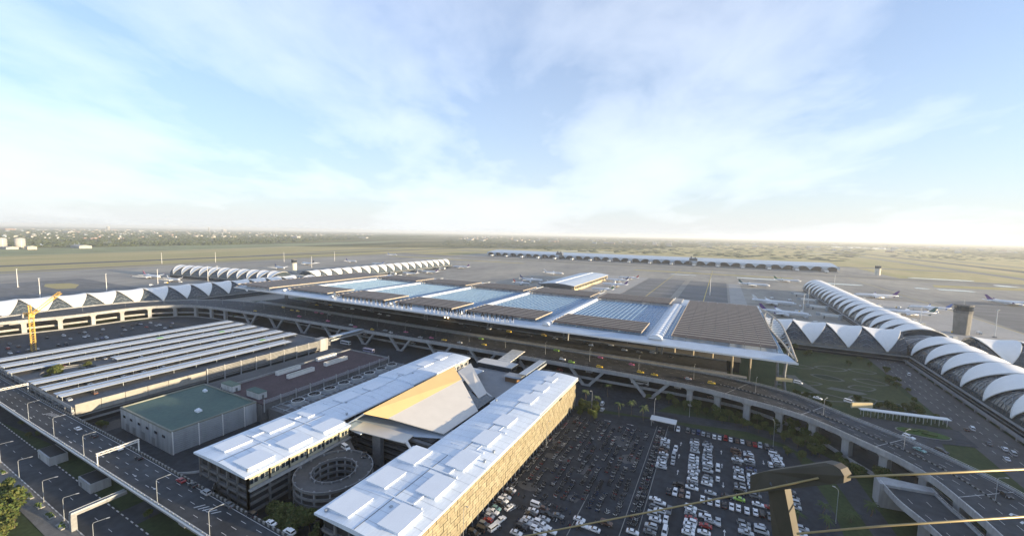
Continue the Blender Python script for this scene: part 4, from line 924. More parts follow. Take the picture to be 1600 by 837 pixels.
mb = MB(); mb.box(-126, -118, 236, 243, 10, 13.4, M('kiosk wood', (.22, .13, .07), .7, .2)); mb.box(-127, -115, 235, 244, 13.4, 13.8, steel); put('kiosk', mb)
s = T('link_bridge', 'stepped glass link bridge between plaza and viaduct', 'bridge', (0, 0, 0)); mb = MB()
mb.box(-158, -130, 252, 262, 10, 13.6, dark_glass); mb.box(-158.6, -129.4, 251.4, 262.6, 13.6, 14.0, steel_w); mb.obj('hall', s)
for k in range(7): mb = MB(); y = 263+k*3.6; mb.box(-147, -136, y, y+3.1, 13.8+k*.3, 14.3+k*.3, steel_w); mb.obj('roof_step', s)
mb = MB(); mb.box(-146, -137, 262.6, 290, 9.8, 13.7, dark_glass); mb.obj('passage', s)
for x in (-305, -115): 
    s = T('footbridge', 'narrow footbridge crossing to the viaduct %s' % ('beside the sunshade parking' if x < -200 else 'behind the golden panelled wing'), 'bridge', (0, 0, 0)); mb = MB(); mb.box(x-2.5, x+2.5, 238, 276, 11.9, 12.5, concrete); mb.obj('deck', s); mb = MB(); mb.box(x-2.8, x-2.55, 238, 276, 12.5, 13.6, steel); mb.box(x+2.55, x+2.8, 238, 276, 12.5, 13.6, steel); mb.obj('rail', s); mb = MB(); mb.box(x-2.7, x+2.7, 240, 275, 15.3, 15.6, fascia_m); mb.obj('roof', s)
    mb = MB()
    for y in range(242, 276, 6):
        for g in (-2.4, 2.4): mb.box(x+g-.1, x+g+.1, y-.1, y+.1, 12.5, 15.3, steel)
    mb.obj('post', s)
# --- spiral car ramp
t = T('spiral_ramp', 'round concrete spiral car ramp between the two white wings', 'ramp', (-135.5, 107, 0)); n = 40
for lv_ in range(5):
    z = 1.2+lv_*2.75
    for nm, r1, r2, m in (('floor_ring', 14.8, 8.4, asphalt_p if lv_ == 4 else concrete_d),):
        mb = MB(); c_ = [(math.cos(2*math.pi*k/n), math.sin(2*math.pi*k/n)) for k in range(n+1)]
        mb.ribbon([(r1*x, r1*y, z) for x, y in c_], [(r2*x, r2*y, z) for x, y in c_], m); mb.ribbon([(r2*x, r2*y, z-.4) for x, y in c_], [(r1*x, r1*y, z-.4) for x, y in c_], concrete_d); mb.obj(nm, t)
    mb = MB()
    for r in (14.8, 8.4):
        mb.ribbon([(r*x, r*y, z-.5) for x, y in c_], [(r*x, r*y, z+.75) for x, y in c_], concrete_d); mb.ribbon([((r+.3)*x, (r+.3)*y, z+.75) for x, y in c_], [((r+.3)*x, (r+.3)*y, z-.3) for x, y in c_], concrete_d); mb.ribbon([(r*x, r*y, z+.75) for x, y in c_], [((r+.3)*x, (r+.3)*y, z+.75) for x, y in c_], concrete)
    mb.obj('parapet_ring', t)
q = MB(); q.box(-.3, .3, -.3, .3, .4, 13, concrete); qm = q.mesh('column')
for k in range(16):
    for r in (14.4, 8.9): a = 2*math.pi*k/16; link('column', qm, t, (r*math.cos(a), r*math.sin(a), 0), a)
mb = MB(); mb.add([(-15, 6, 12.3), (-4, 14.5, 12.3), (-14, 20, 12.6), (-24, 14, 12.6)], [(0, 1, 2, 3)], asphalt_p); mb.box(-26, -14, 13.6, 14.2, 12, 13.4, concrete); mb.obj('bridge_slab', t)
# ================================================================ vehicles
PAINT = {'white': (.72, .73, .74), 'silver': (.42, .44, .46), 'grey': (.16, .17, .18), 'black': (.02, .02, .024), 'dark blue': (.03, .06, .16), 'red': (.3, .025, .03), 'brown': (.12, .07, .05), 'green': (.3, .5, .08), 'yellow': (.75, .5, .04), 'pink': (.6, .15, .3), 'teal': (.15, .3, .3)}
def paint(c): return M('car paint '+c, PAINT[c], .28, .04, .5, spec=.5)
wheel_me = MB(); wheel_me.tube([(0, -.11, 0), (0, .11, 0)], .32, 12, tyre); wheel_me.tube([(0, .112, 0), (0, .12, 0)], .2, 8, M('hub', (.4, .4, .42), .4, .1)); wheel_me.tube([(0, -.112, 0), (0, -.12, 0)], .2, 8, M('hub', (.4, .4, .42), .4, .1)); wheel_me = wheel_me.mesh('wheel')
SH = {  # lower body outline (x, z), cabin outline, width
 'sedan': ([(-2.25, .35), (-2.28, .75), (-2.1, .95), (-1.3, 1.0), (.95, .98), (1.9, .86), (2.25, .68), (2.25, .32)], [(-1.55, .98), (-.85, 1.42), (.25, 1.44), (1.05, .97)], .88),
 'hatchback': ([(-1.9, .35), (-1.95, .9), (-1.7, 1.02), (.9, 1.02), (1.65, .9), (1.95, .7), (1.95, .32)], [(-1.75, 1.0), (-1.4, 1.5), (.2, 1.52), (1.0, 1.0)], .84),
 'suv': ([(-2.3, .42), (-2.32, 1.05), (1.0, 1.12), (2.05, 1.02), (2.32, .8), (2.32, .38)], [(-2.2, 1.06), (-1.95, 1.72), (.2, 1.76), (1.1, 1.1)], .93),
 'van': ([(-2.5, .42), (-2.52, 1.2), (1.5, 1.2), (2.3, 1.0), (2.45, .7), (2.45, .38)], [(-2.48, 1.18), (-2.4, 2.05), (1.0, 2.06), (1.85, 1.15)], .95),
 'pickup': ([(-2.6, .5), (-2.6, 1.05), (.9, 1.05), (2.2, 1.0), (2.6, .8), (2.6, .42)], [(-.75, 1.04), (-.6, 1.72), (.5, 1.74), (1.2, 1.04)], .92)}
car_cache = {}
def car_mesh(kind, c):
    if (kind, c) in car_cache: return car_cache[(kind, c)]
    lo, cab, hw_ = SH[kind]; m = paint(c); mb = MB(); n = len(lo)
    def extr(poly, wf, m):                            # poly x,z extruded in y with rounded shoulders
        k = len(poly); vs = []
        for sy in (-1, 1):
            for (x, z) in poly: vs.append((x, sy*wf(z), z))
        mb.add(vs, [tuple(range(k)), tuple(range(2*k-1, k-1, -1))]+[(i, k+i, k+(i+1) % k, (i+1) % k) for i in range(k)], m)
    extr(lo, lambda z: hw_*(1-.09*max(0, z-.75)), m)
    zt = cab[1][1]; zb = cab[0][1]-.04
    wf = lambda z: hw_*(.95-.17*(z-zb)/(zt-zb))
    roof_c = m if c not in ('green', 'pink') else m
    extr([(cab[0][0], zb)]+cab[1:3]+[(cab[3][0], zb)], wf, m)
    mb.box(2.0 if kind != 'hatchback' else 1.7, max(p[0] for p in lo)+.02, -hw_*.9, -hw_*.55, .62, .76, M('headlamp', (.7, .7, .68), .2, .02)); mb.box(2.0 if kind != 'hatchback' else 1.7, max(p[0] for p in lo)+.02, hw_*.55, hw_*.9, .62, .76, M('headlamp', (.7, .7, .68), .2, .02))
    mb.box(min(p[0] for p in lo)-.02, min(p[0] for p in lo)+.2, -hw_*.9, -hw_*.6, .72, .88, M('tail lamp', (.3, .01, .01), .3, .02)); mb.box(min(p[0] for p in lo)-.02, min(p[0] for p in lo)+.2, hw_*.6, hw_*.9, .72, .88, M('tail lamp', (.3, .01, .01), .3, .02))
    body = mb.mesh('body'); mb = MB(); e = .02
    (x0_, z0_), (x1_, z1_), (x2_, z2_), (x3_, z3_) = cab; z0_ = z3_ = cab[0][1]+.03
    def L2(a, b, t_): return (a[0]+(b[0]-a[0])*t_, a[1]+(b[1]-a[1])*t_)
    for (a, b, o) in (((x3_, z3_), (x2_, z2_), 1), ((x0_, z0_), (x1_, z1_), -1)):
        p, q_ = L2(a, b, .08), L2(a, b, .9); wa, wb = wf(p[1])*.9, wf(q_[1])*.9; dx = .03*o
        mb.quad((p[0]+dx, -wa, p[1]+e), (p[0]+dx, wa, p[1]+e), (q_[0]+dx, wb, q_[1]+e), (q_[0]+dx, -wb, q_[1]+e), car_glass)
    for s in (-1, 1):
        a0, a1 = L2((x0_, z0_), (x1_, z1_), .15), L2((x0_, z0_), (x1_, z1_), .85); b0, b1 = L2((x3_, z3_), (x2_, z2_), .15), L2((x3_, z3_), (x2_, z2_), .85)
        mb.quad((a0[0]+.15, s*(wf(a0[1])+.012), a0[1]), (b0[0]-.15, s*(wf(b0[1])+.012), b0[1]), (b1[0]-.12, s*(wf(b1[1])+.012), b1[1]), (a1[0]+.12, s*(wf(a1[1])+.012), a1[1]), car_glass)
    gl = mb.mesh('window_glass'); car_cache[(kind, c)] = (body, gl, lo, hw_); return car_cache[(kind, c)]
NCAR = [0]
def car(x, y, z, ang, kind, c, label, group, parts=True):
    body, gl, lo, hw_ = car_mesh(kind, c)
    t = T('taxi' if 'taxi' in label else 'parked_car' if 'park' in group else 'car', label, 'van' if kind == 'van' else 'pickup' if kind == 'pickup' else 'car', (x, y, z), ang, group); NCAR[0] += 1
    link('body', body, t); link('window_glass', gl, t)
    if parts:
        wx = 1.35 if kind != 'hatchback' else 1.2
        for a in (-wx, wx):
            for s in (-1, 1): link('wheel', wheel_me, t, (a, s*(hw_-.1), .32))
    return t
def pick(dk=.25):
    r = rnd.random()
    if r < dk: return rnd.choice(('black', 'black', 'grey', 'dark blue', 'grey', 'brown', 'red'))
    return rnd.choice(('white', 'white', 'white', 'silver', 'silver', 'white', 'grey'))
def kindr(): return rnd.choice(('sedan', 'sedan', 'sedan', 'hatchback', 'suv', 'suv', 'pickup', 'van') if rnd.random() < .6 else ('sedan', 'hatchback', 'suv'))
KN = {'sedan': 'saloon', 'hatchback': 'hatchback', 'suv': 'tall estate car', 'van': 'van', 'pickup': 'pickup'}
def run(rowname, pts, ang, dk=.25, z=.64, group='cars parked in the asphalt car park', cols=None, kinds=None, parts=True):
    for i, (x, y) in enumerate(pts):
        c = cols[i] if cols and i < len(cols) and cols[i] else pick(dk); k = kinds[i] if kinds and i < len(kinds) and kinds[i] else kindr()
        car(x+rnd.uniform(-.3, .3), y+rnd.uniform(-.15, .15), z, ang+(math.pi if rnd.random() < .35 else 0)+rnd.uniform(-.03, .03), k, c, '%s %s, %s %s' % (c, KN[k], ORD[i] if i < len(ORD) else 'last', rowname), group, parts)
def line(p0, p1, n, gaps=()): a = un(*p0, .64); b = un(*p1, .64); return [(a[0]+(b[0]-a[0])*i/(n-1), a[1]+(b[1]-a[1])*i/(n-1)) for i in range(n) if i not in gaps]
run('from the far end, column beside the motorbike strip', line((1040, 688), (1033, 731), 12), 0, .12)
run('from the far end, first column of the middle block', line((1086, 690), (1082, 763), 16, (5,)), 0, .15)
run('from the far end, inner column of the middle block', line((1106, 694), (1104.5, 757), 15, (11,)), 0, .12)
run('from the far end, inner lawn-side column', line((1150, 703), (1157, 771), 15, (6, 11)), 0, .3)
run('from the far end, outer full column by the lawn', line((1169, 709), (1180, 776), 15, (5,)), 0, .4)
run('from the far end, short column at the lawn corner', line((1208, 706), (1217, 729), 8), 0, .8)
run('from the motorbike strip, top row under the lawn', [un(*p, .64) for p in [(1059, 672), (1075, 674), (1083, 676), (1091.5, 677), (1099, 679), (1107.6, 681), (1116.5, 683.5), (1124, 685), (1134, 686), (1142, 688), (1151, 690), (1160, 691), (1170, 694), (1179, 696), (1187.5, 697), (1197, 699)]], R(90), .3)
run('of the three double-parked beside the motorbike-side column', [un(*p, .64) for p in [(1054.7, 702), (1053, 713), (1051, 723)]], R(90), 0)
run('of the two double-parked in the middle aisle', [un(*p, .64) for p in [(1121, 733), (1121, 749)]], R(90), 0, kinds=['van', 'hatchback'], cols=['white', 'white'])
run('standing alone in the aisle by the lawn corner', [un(1203, 727, .64)], R(90), 0, cols=['white'])
run('from the motorbike strip, short cross row', [un(*p, .64) for p in [(1044.5, 769), (1055.4, 771), (1065.6, 773), (1076, 775.4)]], R(90), 0, cols=['black', 'white', 'brown', 'white'])
run('along the long cross row under the cable', [un(*p, .64) for p in [(1097, 781), (1109, 785), (1120, 787), (1131, 790), (1143, 793), (1154.4, 795), (1167, 799), (1179, 801), (1191, 804), (1204, 809)]], R(90), 0, cols=['white', 'white', 'white', 'black', 'white', 'white', 'white', 'white', 'black', 'grey'], kinds=['sedan']*8+['suv', 'pickup'])
run('standing lengthwise before the cross row', [un(*p, .64) for p in [(1061, 759), (1081.6, 764), (1109, 771), (1137, 777), (1155.4, 781), (1184, 789.5), (1201.5, 794)]], 0, 0, cols=['black', 'white', 'silver', 'black', 'green', 'white', 'red'], kinds=['suv', 'pickup', 'sedan', 'sedan', 'sedan', 'sedan', 'sedan'])
run('in the near column beside the motorbike strip', [un(*p, .64) for p in [(1024, 781), (1031, 787), (1022, 793), (1030, 799), (1021, 806), (1024, 813), (1018, 824), (1014, 832)]], 0, .1)
run('double-parked near the motorbike strip', [un(*p, .64) for p in [(1044.5, 798), (1041, 813), (1037.5, 832)]], R(90), 0, cols=['grey', 'white', 'white'], kinds=['pickup', 'sedan', 'van'])
run('in the near column of the middle block', line((1080, 795), (1076, 834), 8), 0, .1)
run('in the near inner column of the middle block', [un(*p, .64) for p in [(1102, 808.6), (1109, 815.7), (1103, 823), (1099, 833)]], 0, 0, cols=['white', 'silver', 'red', 'white'])
run('alone beside the near inner column', [un(1122, 817, .64)], R(90), 0, cols=['silver'])
run('in the near columns of the right-hand block', [un(*p, .64) for p in [(1162, 819.5), (1165, 826), (1164, 833), (1187, 824), (1190, 832)]], 0, .1)
run('of those behind the bracket by the lawn', [un(*p, .64) for p in [(1235, 769.6), (1238.6, 779), (1239.5, 786), (1240.5, 793), (1254, 828), (1249, 836)]], 0, .0)
run('from the motorbikes along the golden facade foot', [un(*p, .64) for p in [(798, 766.5), (795.4, 772), (790, 777.5), (785, 783.5), (781, 788.5), (775, 795.5), (770.5, 801.6), (766, 808), (761.6, 814.5), (756, 821), (748, 827.5), (739, 834)]], 0, .3, cols=['white', 'black', 'white', 'white', 'black', 'teal', 'white', 'silver', 'red', 'grey', 'black', 'black'])
run('of those double-parked in front of the golden facade row', [un(*p, .64) for p in [(796.7, 794), (782.7, 815), (772.4, 826)]], R(75), 0, cols=['white', 'white', 'white'], kinds=['sedan', 'pickup', 'van'])
run('of the first column out from the facade row', [un(*p, .64) for p in [(838, 791), (832, 799), (828.7, 804.5), (824, 812), (821, 818), (814.6, 825), (806, 834)]], 0, .2, kinds=['van', 'sedan', 'sedan', 'sedan', 'pickup', 'suv', 'sedan'], cols=['white', 'white', 'black', 'white', 'silver', 'black', 'white'])
run('of the second column out from the facade row', [un(*p, .64) for p in [(850, 796.5), (853, 804.5), (849, 812), (843, 818), (850, 823), (838, 828), (871.5, 807), (859.4, 831), (844, 835)]], 0, .2, cols=['brown', 'black', 'silver', 'white', 'white', 'white', 'grey', 'white', 'white'])
run('at the near edge of the motorbike ground', [un(*p, .64) for p in [(905, 812.5), (909, 822), (927.5, 828.5), (946, 818), (988, 832)]], 0, .2, cols=['white', 'white', 'white', 'brown', 'white'], kinds=['sedan', 'sedan', 'sedan', 'suv', 'sedan'])
run('by the white entry canopy', [un(941, 632, .64), un(941, 641, .64)], R(90), 0, cols=['white', 'white'], kinds=['van', 'suv'])
# traffic
def traffic(rowname, items, z, ang, group):
    for i, (px, py, k, c, lab) in enumerate(items): x, y = un(px, py, z); car(x, y, z+.01, ang if not callable(ang) else ang(x, y), k, c, lab, group)
traffic('', [(122, 671, 'sedan', 'white', 'white saloon alone on the near viaduct, ahead of the sign gantry'), (147, 682, 'sedan', 'black', 'black saloon on the near viaduct just before the sign gantry'), (186, 702, 'sedan', 'white', 'white saloon passing under the sign gantry'), (217, 717, 'hatchback', 'black', 'black hatchback on the near viaduct just past the sign gantry'), (283, 752, 'sedan', 'red', 'red saloon turning into the ramp under the white wing'), (301, 759, 'sedan', 'black', 'black saloon right behind the red saloon'), (322, 771, 'suv', 'silver', 'silver tall car behind the red saloon on the near viaduct'), (358, 790, 'sedan', 'grey', 'dark grey saloon on the near viaduct beside a street lamp'), (393, 805, 'suv', 'black', 'black tall car on the near viaduct between grey saloon and white car'), (423, 819, 'sedan', 'white', 'white saloon at the striped parapet of the near viaduct'), (452, 833, 'suv', 'white', 'white tall car on the near viaduct cut by the photo edge')], 9, math.pi, 'cars on the near viaduct')
def dirv(x, y):
    i = min(range(1, 559), key=lambda i: (VA[i].x-x)**2+(VA[i].y-y)**2); d = VA[i+1]-VA[i-1]; return math.atan2(d.y, d.x)
traffic('', [(1277.6, 623, 'sedan', 'white', 'white saloon on the viaduct curve beside the striped median'), (1327, 629, 'van', 'white', 'white van by the sunlit sign box on the viaduct'), (1247, 599, 'van', 'white', 'white van on the viaduct below the terminal roof corner'), (1420, 684, 'suv', 'white', 'white tall car on the viaduct curve by the chevrons'), (1437, 704, 'sedan', 'teal', 'green and white taxi on the viaduct curve'), (1471, 706, 'suv', 'black', 'black tall car beside the green and white taxi'), (1571, 774, 'sedan', 'black', 'black saloon alone low on the viaduct curve'), (1075, 592, 'sedan', 'red', 'red saloon on the viaduct before the curve')], 14, dirv, 'cars on the departures viaduct')
traffic('', [(1519, 671, 'van', 'white', 'white van on the concourse road near the planted island'), (1510, 672, 'sedan', 'brown', 'brown saloon beside the van on the concourse road'), (1570, 703, 'suv', 'white', 'white tall car leading three on the concourse road'), (1583, 710, 'van', 'silver', 'silver van behind the white tall car on the concourse road'), (1573, 718, 'sedan', 'white', 'white saloon nearest the viaduct on the concourse road'), (1545, 694, 'sedan', 'grey', 'grey saloon between the vans on the concourse road'), (1405, 592, 'sedan', 'white', 'white saloon parked at the garden lay-by'), (1420, 586, 'van', 'white', 'white van parked at the garden lay-by')], .68, R(80), 'cars on the concourse road')
# taxis and cars in front of the departures hall
i = 0
for x in range(-470, 0, 11):
    if rnd.random() < .28: continue
    c = rnd.choice(('yellow', 'green', 'yellow', 'pink', 'white', 'silver')); ln = rnd.choice((.18, .28, .42, .72, .86)); k = min(range(559), key=lambda j: (VA[j].x-x)**2+(0 if VA[j].y > 255 else 1e7)); p = VA[k].lerp(VB[k], ln)
    car(p.x+rnd.uniform(-3, 3), p.y, 14.02, 0, rnd.choice(('sedan', 'sedan', 'hatchback', 'suv')), c, '%s %s, %s along the outer departures road' % (c, 'taxi' if c in ('yellow', 'green', 'pink') else 'car', ORD[i]), 'cars and taxis on the outer departures road'); i += 1
i = 0
for x in range(-490, 0, 12):
    if rnd.random() < .2: continue
    c = rnd.choice(('white', 'silver', 'grey', 'white', 'black', 'yellow')); k = rnd.choice(('sedan', 'van', 'suv'))
    car(x+rnd.uniform(-3, 3), rnd.choice((338, 343, 347.5)), 14.22, 0, k, c, '%s %s, %s along the inner kerbside road' % (c, KN[k], ORD[i]), 'vehicles at the inner kerb'); i += 1
i = 0
for x in range(-400, 0, 21):
    c = pick(.3); k = rnd.choice(('sedan', 'van')); car(x, rnd.choice((289, 296, 303)), 5.02, 0, k, c, '%s %s, %s along the lower arrivals road from the curve' % (c, KN[k], ORD[i]), 'vehicles on the arrivals road'); i += 1
# cars on the sunshade deck and in the dark yard behind it
i = 0
for k, (x, ya, yb) in enumerate(ROWS):
    y = ya+3
    while y < yb-2:
        if rnd.random() < .3:
            c = pick(.3); car(x+rnd.choice((-6.4, 6.4)), y, 12.22, rnd.choice((0, math.pi)), 'sedan' if rnd.random() < .7 else 'suv', c, '%s car, %s along the %s sunshade from the green roof' % (c, ORD[int((y-ya)/5.2)], ORD[6-k]), 'cars parked under sunshade number %d' % (7-k), False); i += 1
        y += 5.2
for r_ in range(5):
    ys = sorted(90+rnd.random()*140 for _ in range(20)); j = 0
    for a_, y in enumerate(ys):
        if a_ and y-ys[a_-1] < 2.6: continue
        c = pick(.55); car(-575+r_*22+rnd.uniform(-1, 1), y, .58, rnd.choice((0, math.pi)), rnd.choice(('sedan', 'suv', 'pickup')), c, '%s car, %s from near end, %s dim yard row' % (c, ORD[j], ORD[r_]), 'cars parked in the dim yard', False); j += 1
# coaches
bus_b = MB()
def bus(x, y, z, ang, c, lab):
    t = T('coach', lab, 'bus', (x, y, z), ang); mb = MB(); mb.prism([(-6, -1.25), (6, -1.25), (6.1, -1), (6.1, 1), (6, 1.25), (-6, 1.25)], .45, 3.3, c); mb.obj('body', t)
    mb = MB(); mb.box(-5.6, 5.2, -1.28, -1.255, 1.7, 2.7, car_glass); mb.box(-5.6, 5.2, 1.255, 1.28, 1.7, 2.7, car_glass); mb.box(6.1, 6.13, -.95, .95, 1.4, 2.9, car_glass); mb.obj('window_glass', t)
    for a in (-3.8, 3.9):
        for s in (-1, 1): link('wheel', wheel_me, t, (a, s*1.15, .48), scale=1.5)
for px, py, c, lab in ((540, 537, paint('white'), 'white coach on the dark road past the red deck'), (576, 549, M('coach lilac', (.35, .36, .5), .3, .05), 'lilac-grey coach behind the white coach by the red deck'), (1000, 599, paint('white'), 'white coach framed between slanted viaduct legs')):
    x, y = un(px, py, 1 if py < 590 else 5.5); bus(x, y, .58 if py < 590 else 5.05, 0, c, lab)
for k, (px, py, c) in enumerate([(540, 699, 'white'), (569, 710, 'black')]): x, y = un(px, py, 12.8); car(x, y, 12.25, -.2 if k == 0 else -.9, 'van' if k == 0 else 'sedan', c, 'white van driving on top of the spiral ramp' if k == 0 else 'black saloon on the spiral ramp behind the van', 'cars on the spiral ramp')
# motorbikes
def bike_mesh(c, c2):
    mb = MB()
    for x in (-.62, .62): mb.tube([(x, -.06, .29), (x, .06, .29)], .29, 8, tyre)
    mb.add([(-.95, -.13, .72), (-.95, .13, .72), (-.1, .16, .74), (-.1, -.16, .74), (-.75, -.12, .42), (-.75, .12, .42), (.0, .12, .34), (.0, -.12, .34)], [(0, 3, 2, 1), (4, 5, 6, 7), (0, 1, 5, 4), (2, 3, 7, 6), (1, 2, 6, 5), (3, 0, 4, 7)], c)
    mb.add([(-.85, -.14, .74), (-.85, .14, .74), (-.05, .12, .76), (-.05, -.12, .76), (-.8, -.1, .84), (-.8, .1, .84), (-.1, .08, .8), (-.1, -.08, .8)], [(4, 7, 6, 5), (0, 1, 5, 4), (2, 3, 7, 6), (1, 2, 6, 5), (3, 0, 4, 7)], paint_k)
    mb.add([(.3, -.2, .35), (.3, .2, .35), (.5, .18, .95), (.5, -.18, .95), (.62, 0, .9), (.5, 0, .4)], [(0, 3, 2, 1), (0, 5, 4, 3), (1, 2, 4, 5), (3, 4, 2)], c)
    mb.bar((.62, 0, .3), (.4, 0, 1.02), .1, .08, steel_d, (0, 1, 0)); mb.bar((.36, -.34, 1.04), (.36, .34, 1.04), .05, .05, paint_k)
    mb.tube([(.55, 0, .82), (.63, 0, .8)], .1, 6, c2)
    return mb
bike_cols = [(paint('black'), steel_w), (paint('grey'), steel_w), (paint('dark blue'), steel_w), (paint('red'), steel_w), (paint('white'), steel_w), (paint('black'), paint('silver'))]
bike_mb = [bike_mesh(*c) for c in bike_cols]; bike_me = [b.mesh('motorbike') for b in bike_mb]
spots = []
for k in range(13):                                   # columns of bikes running away from the viewer
    x = -74.5+k*3.62; y = 150+rnd.uniform(-4, 4)
    while y < 229-.05*abs(x+52)*rnd.random():
        if rnd.random() < .87 and math.sin(y*.19+k*1.7) > -.82: spots.append((x+rnd.uniform(-.35, .35), y, rnd.gauss(0, .12)+(math.pi if k % 2 else 0), k))
        y += rnd.choice((.78, .85, 1.0))
for k in range(4):                                    # looser rows across, nearer the viewer
    y = 124+k*7.2; x = -72
    while x < -30:
        if math.sin(x*.33+k*2.1) > -.25 and rnd.random() < .75: spots.append((x, y+rnd.uniform(-.8, .8), R(90)+rnd.gauss(0, .15), 20+k))
        x += rnd.uniform(.8, 1.1)
for x, ya, yb in ((-25.4, 150, 238), (-23.6, 150, 236), (-75.8, 128, 200)):
    y = ya
    while y < yb:
        if rnd.random() < .86: spots.append((x+rnd.uniform(-.3, .3), y, rnd.gauss(0, .15), 30))
        y += .85
spots.sort(key=lambda s: s[0]**2+s[1]**2)
rest = MB()
cnt = {}; BC = ('black', 'grey', 'dark blue', 'dark red', 'white', 'black')
for i, (x, y, a, k) in enumerate(spots):
    ci = rnd.choice((0, 0, 1, 1, 2, 2, 4, 4, 5, 5, 3) if i % 2 else (0, 1, 5, 4, 1))
    if i < 300:
        o = link('motorbike', bike_me[ci], None, (x, y, .63), a)
        key = ('side', 'facade')[x < -60] if k == 30 else k; cnt[key] = cnt.get(key, 0)+1; od = ORD[cnt[key]-1]
        lab = 'motorbike, %s from the near end, packed strip %s' % (od, 'at the facade foot' if key == 'facade' else 'beside the parked cars') if k == 30 else 'motorbike, %s along the %s loose cross row of the motorbike ground' % (od, ORD[k-20]) if k >= 20 else 'motorbike, %s from the near end, %s dense column from facade' % (od, ORD[k])
        tag(o, BC[ci]+' '+lab, 'motorbike', 'motorbikes on the motorbike ground')
    else:
        b = bike_mb[ci]; c_, s_ = math.cos(a), math.sin(a); base = len(rest.v); mp_ = [rest.mi_(m) for m in b.m]
        rest.v.extend([(x+c_*p[0]-s_*p[1], y+s_*p[0]+c_*p[1], p[2]+.63) for p in b.v]); rest.f.extend([tuple(j+base for j in f) for f in b.f]); rest.mi.extend([mp_[j] for j in b.mi])
S('parked_motorbikes', rest, 'stuff', 'dense mass of motorbikes at the back of the motorbike ground')
mb = MB()
for x, ya, yb in ((-27.6, 128, 240), (-21.9, 128, 243), (-44.5, 128, 160)):
    mb.box(x-.12, x+.12, ya, yb, .6, .8, kerb_m)
S('lot_kerb', mb)
t = T('entry_canopy', 'flat white entry canopy at the top of the motorbike strip', 'canopy', (-24.5, 241.5, .6)); mb = MB(); mb.box(-7, 7, -3, 3, 3.6, 4.1, steel_w); mb.obj('roof', t); q = MB(); q.box(-.15, .15, -.15, .15, 0, 3.6, steel); qm = q.mesh('post')
for x in (-6.3, 6.3):
    for y in (-2.5, 2.5): link('post', qm, t, (x, y, 0))

# ================================================================ aircraft
def plane_meshes(tail, L=60):
    body = M('aircraft white', (.74, .75, .76), .35, .03, .2); tm = M('tail '+tail[0], tail[1], .4, .05); out = {}
    mb = MB(); r = L*.047; prof = [(-.5, .12, .55), (-.42, .45, .4), (-.32, .8, .18), (-.2, 1, 0), (.36, 1, 0), (.43, .85, -.06), (.475, .5, -.16), (.5, .1, -.25)]
    mb.tube([(x*L, 0, 5.2+r*dz_) for x, s, dz_ in prof], [r*s for x, s, dz_ in prof], 14, body); mb.box(-L*.18, L*.08, -r*.75, r*.75, 5.2-r*1.15, 5.2-r*.6, body); out['fuselage'] = mb.mesh('fuselage', True)
    mb = MB(); mb.box(-L*.4, L*.41, r*.985, r*1.0, 5.45, 5.75, car_glass); mb.box(-L*.4, L*.41, -r*1.0, -r*.985, 5.45, 5.75, car_glass); mb.box(L*.445, L*.465, -r*.42, r*.42, 5.4+r*.35, 5.4+r*.52, car_glass); out['window_band'] = mb.mesh('window_band')
    def wing(s):
        mb = MB(); p = [(.1*L, s*r*.6, 4.4), (-.1*L, s*r*.6, 4.4), (-.2*L, s*L*.47, 6.6), (-.155*L, s*L*.47, 6.6)]
        vs = p+[(x, y, z-(.9 if abs(y) < L*.2 else .25)) for x, y, z in p]; mb.add(vs, [(0, 1, 2, 3), (7, 6, 5, 4), (0, 3, 7, 4), (1, 5, 6, 2), (2, 6, 7, 3), (0, 4, 5, 1)], body)
        mb.add([(-.2*L, s*L*.47, 6.6), (-.16*L, s*L*.47, 6.6), (-.21*L, s*L*.48, 8.6), (-.19*L, s*L*.48, 8.6), (-.2*L, s*L*.475, 6.6), (-.16*L, s*L*.475, 6.6)], [(0, 1, 3, 2), (4, 2, 3, 5)], tm); return mb.mesh('wing')
    def stab(s): mb = MB(); p = [(-.4*L, s*r*.3, 6.4), (-.47*L, s*r*.3, 6.4), (-.51*L, s*L*.16, 7.2), (-.475*L, s*L*.16, 7.2)]; vs = p+[(x, y, z-.3) for x, y, z in p]; mb.add(vs, [(0, 1, 2, 3), (7, 6, 5, 4), (0, 3, 7, 4), (1, 5, 6, 2), (2, 6, 7, 3)], body); return mb.mesh('stabilizer')
    def eng(s): mb = MB(); y = s*L*.16; mb.tube([(.085*L, y, 2.9), (.075*L, y, 2.9), (.0, y, 3.0), (-.02*L, y, 3.0)], [1.35, 1.7, 1.4, .8], 12, body); mb.tube([(.086*L, y, 2.9), (.0862*L, y, 2.9)], 1.2, 12, paint_k); mb.bar((.02*L, y, 4.2), (.02*L, y, 5), 3.2, .4, body); return mb.mesh('engine', True)
    out['wing'] = [wing(1), wing(-1)]; out['stabilizer'] = [stab(1), stab(-1)]; out['engine'] = [eng(1), eng(-1)]
    mb = MB(); p = [(-.35*L, 5.4+r*.8), (-.455*L, 5.4+r*.7), (-.52*L, 5.4+L*.155), (-.475*L, 5.4+L*.155)]; vs = [(x, .25, z) for x, z in p]+[(x, -.25, z) for x, z in p]; mb.add(vs, [(0, 1, 2, 3), (7, 6, 5, 4), (0, 3, 7, 4), (1, 5, 6, 2), (2, 6, 7, 3)], tm); out['tail_fin'] = mb.mesh('tail_fin')
    mb = MB()
    for x, y in ((.36*L, 0), (-.05*L, 3.4), (-.05*L, -3.4)): mb.bar((x, y, .5), (x, y, 3.4), .3, .3, steel); mb.tube([(x, y-.5, .55), (x, y+.5, .55)], .55, 8, tyre)
    out['landing_gear'] = mb.mesh('landing_gear')
    return out
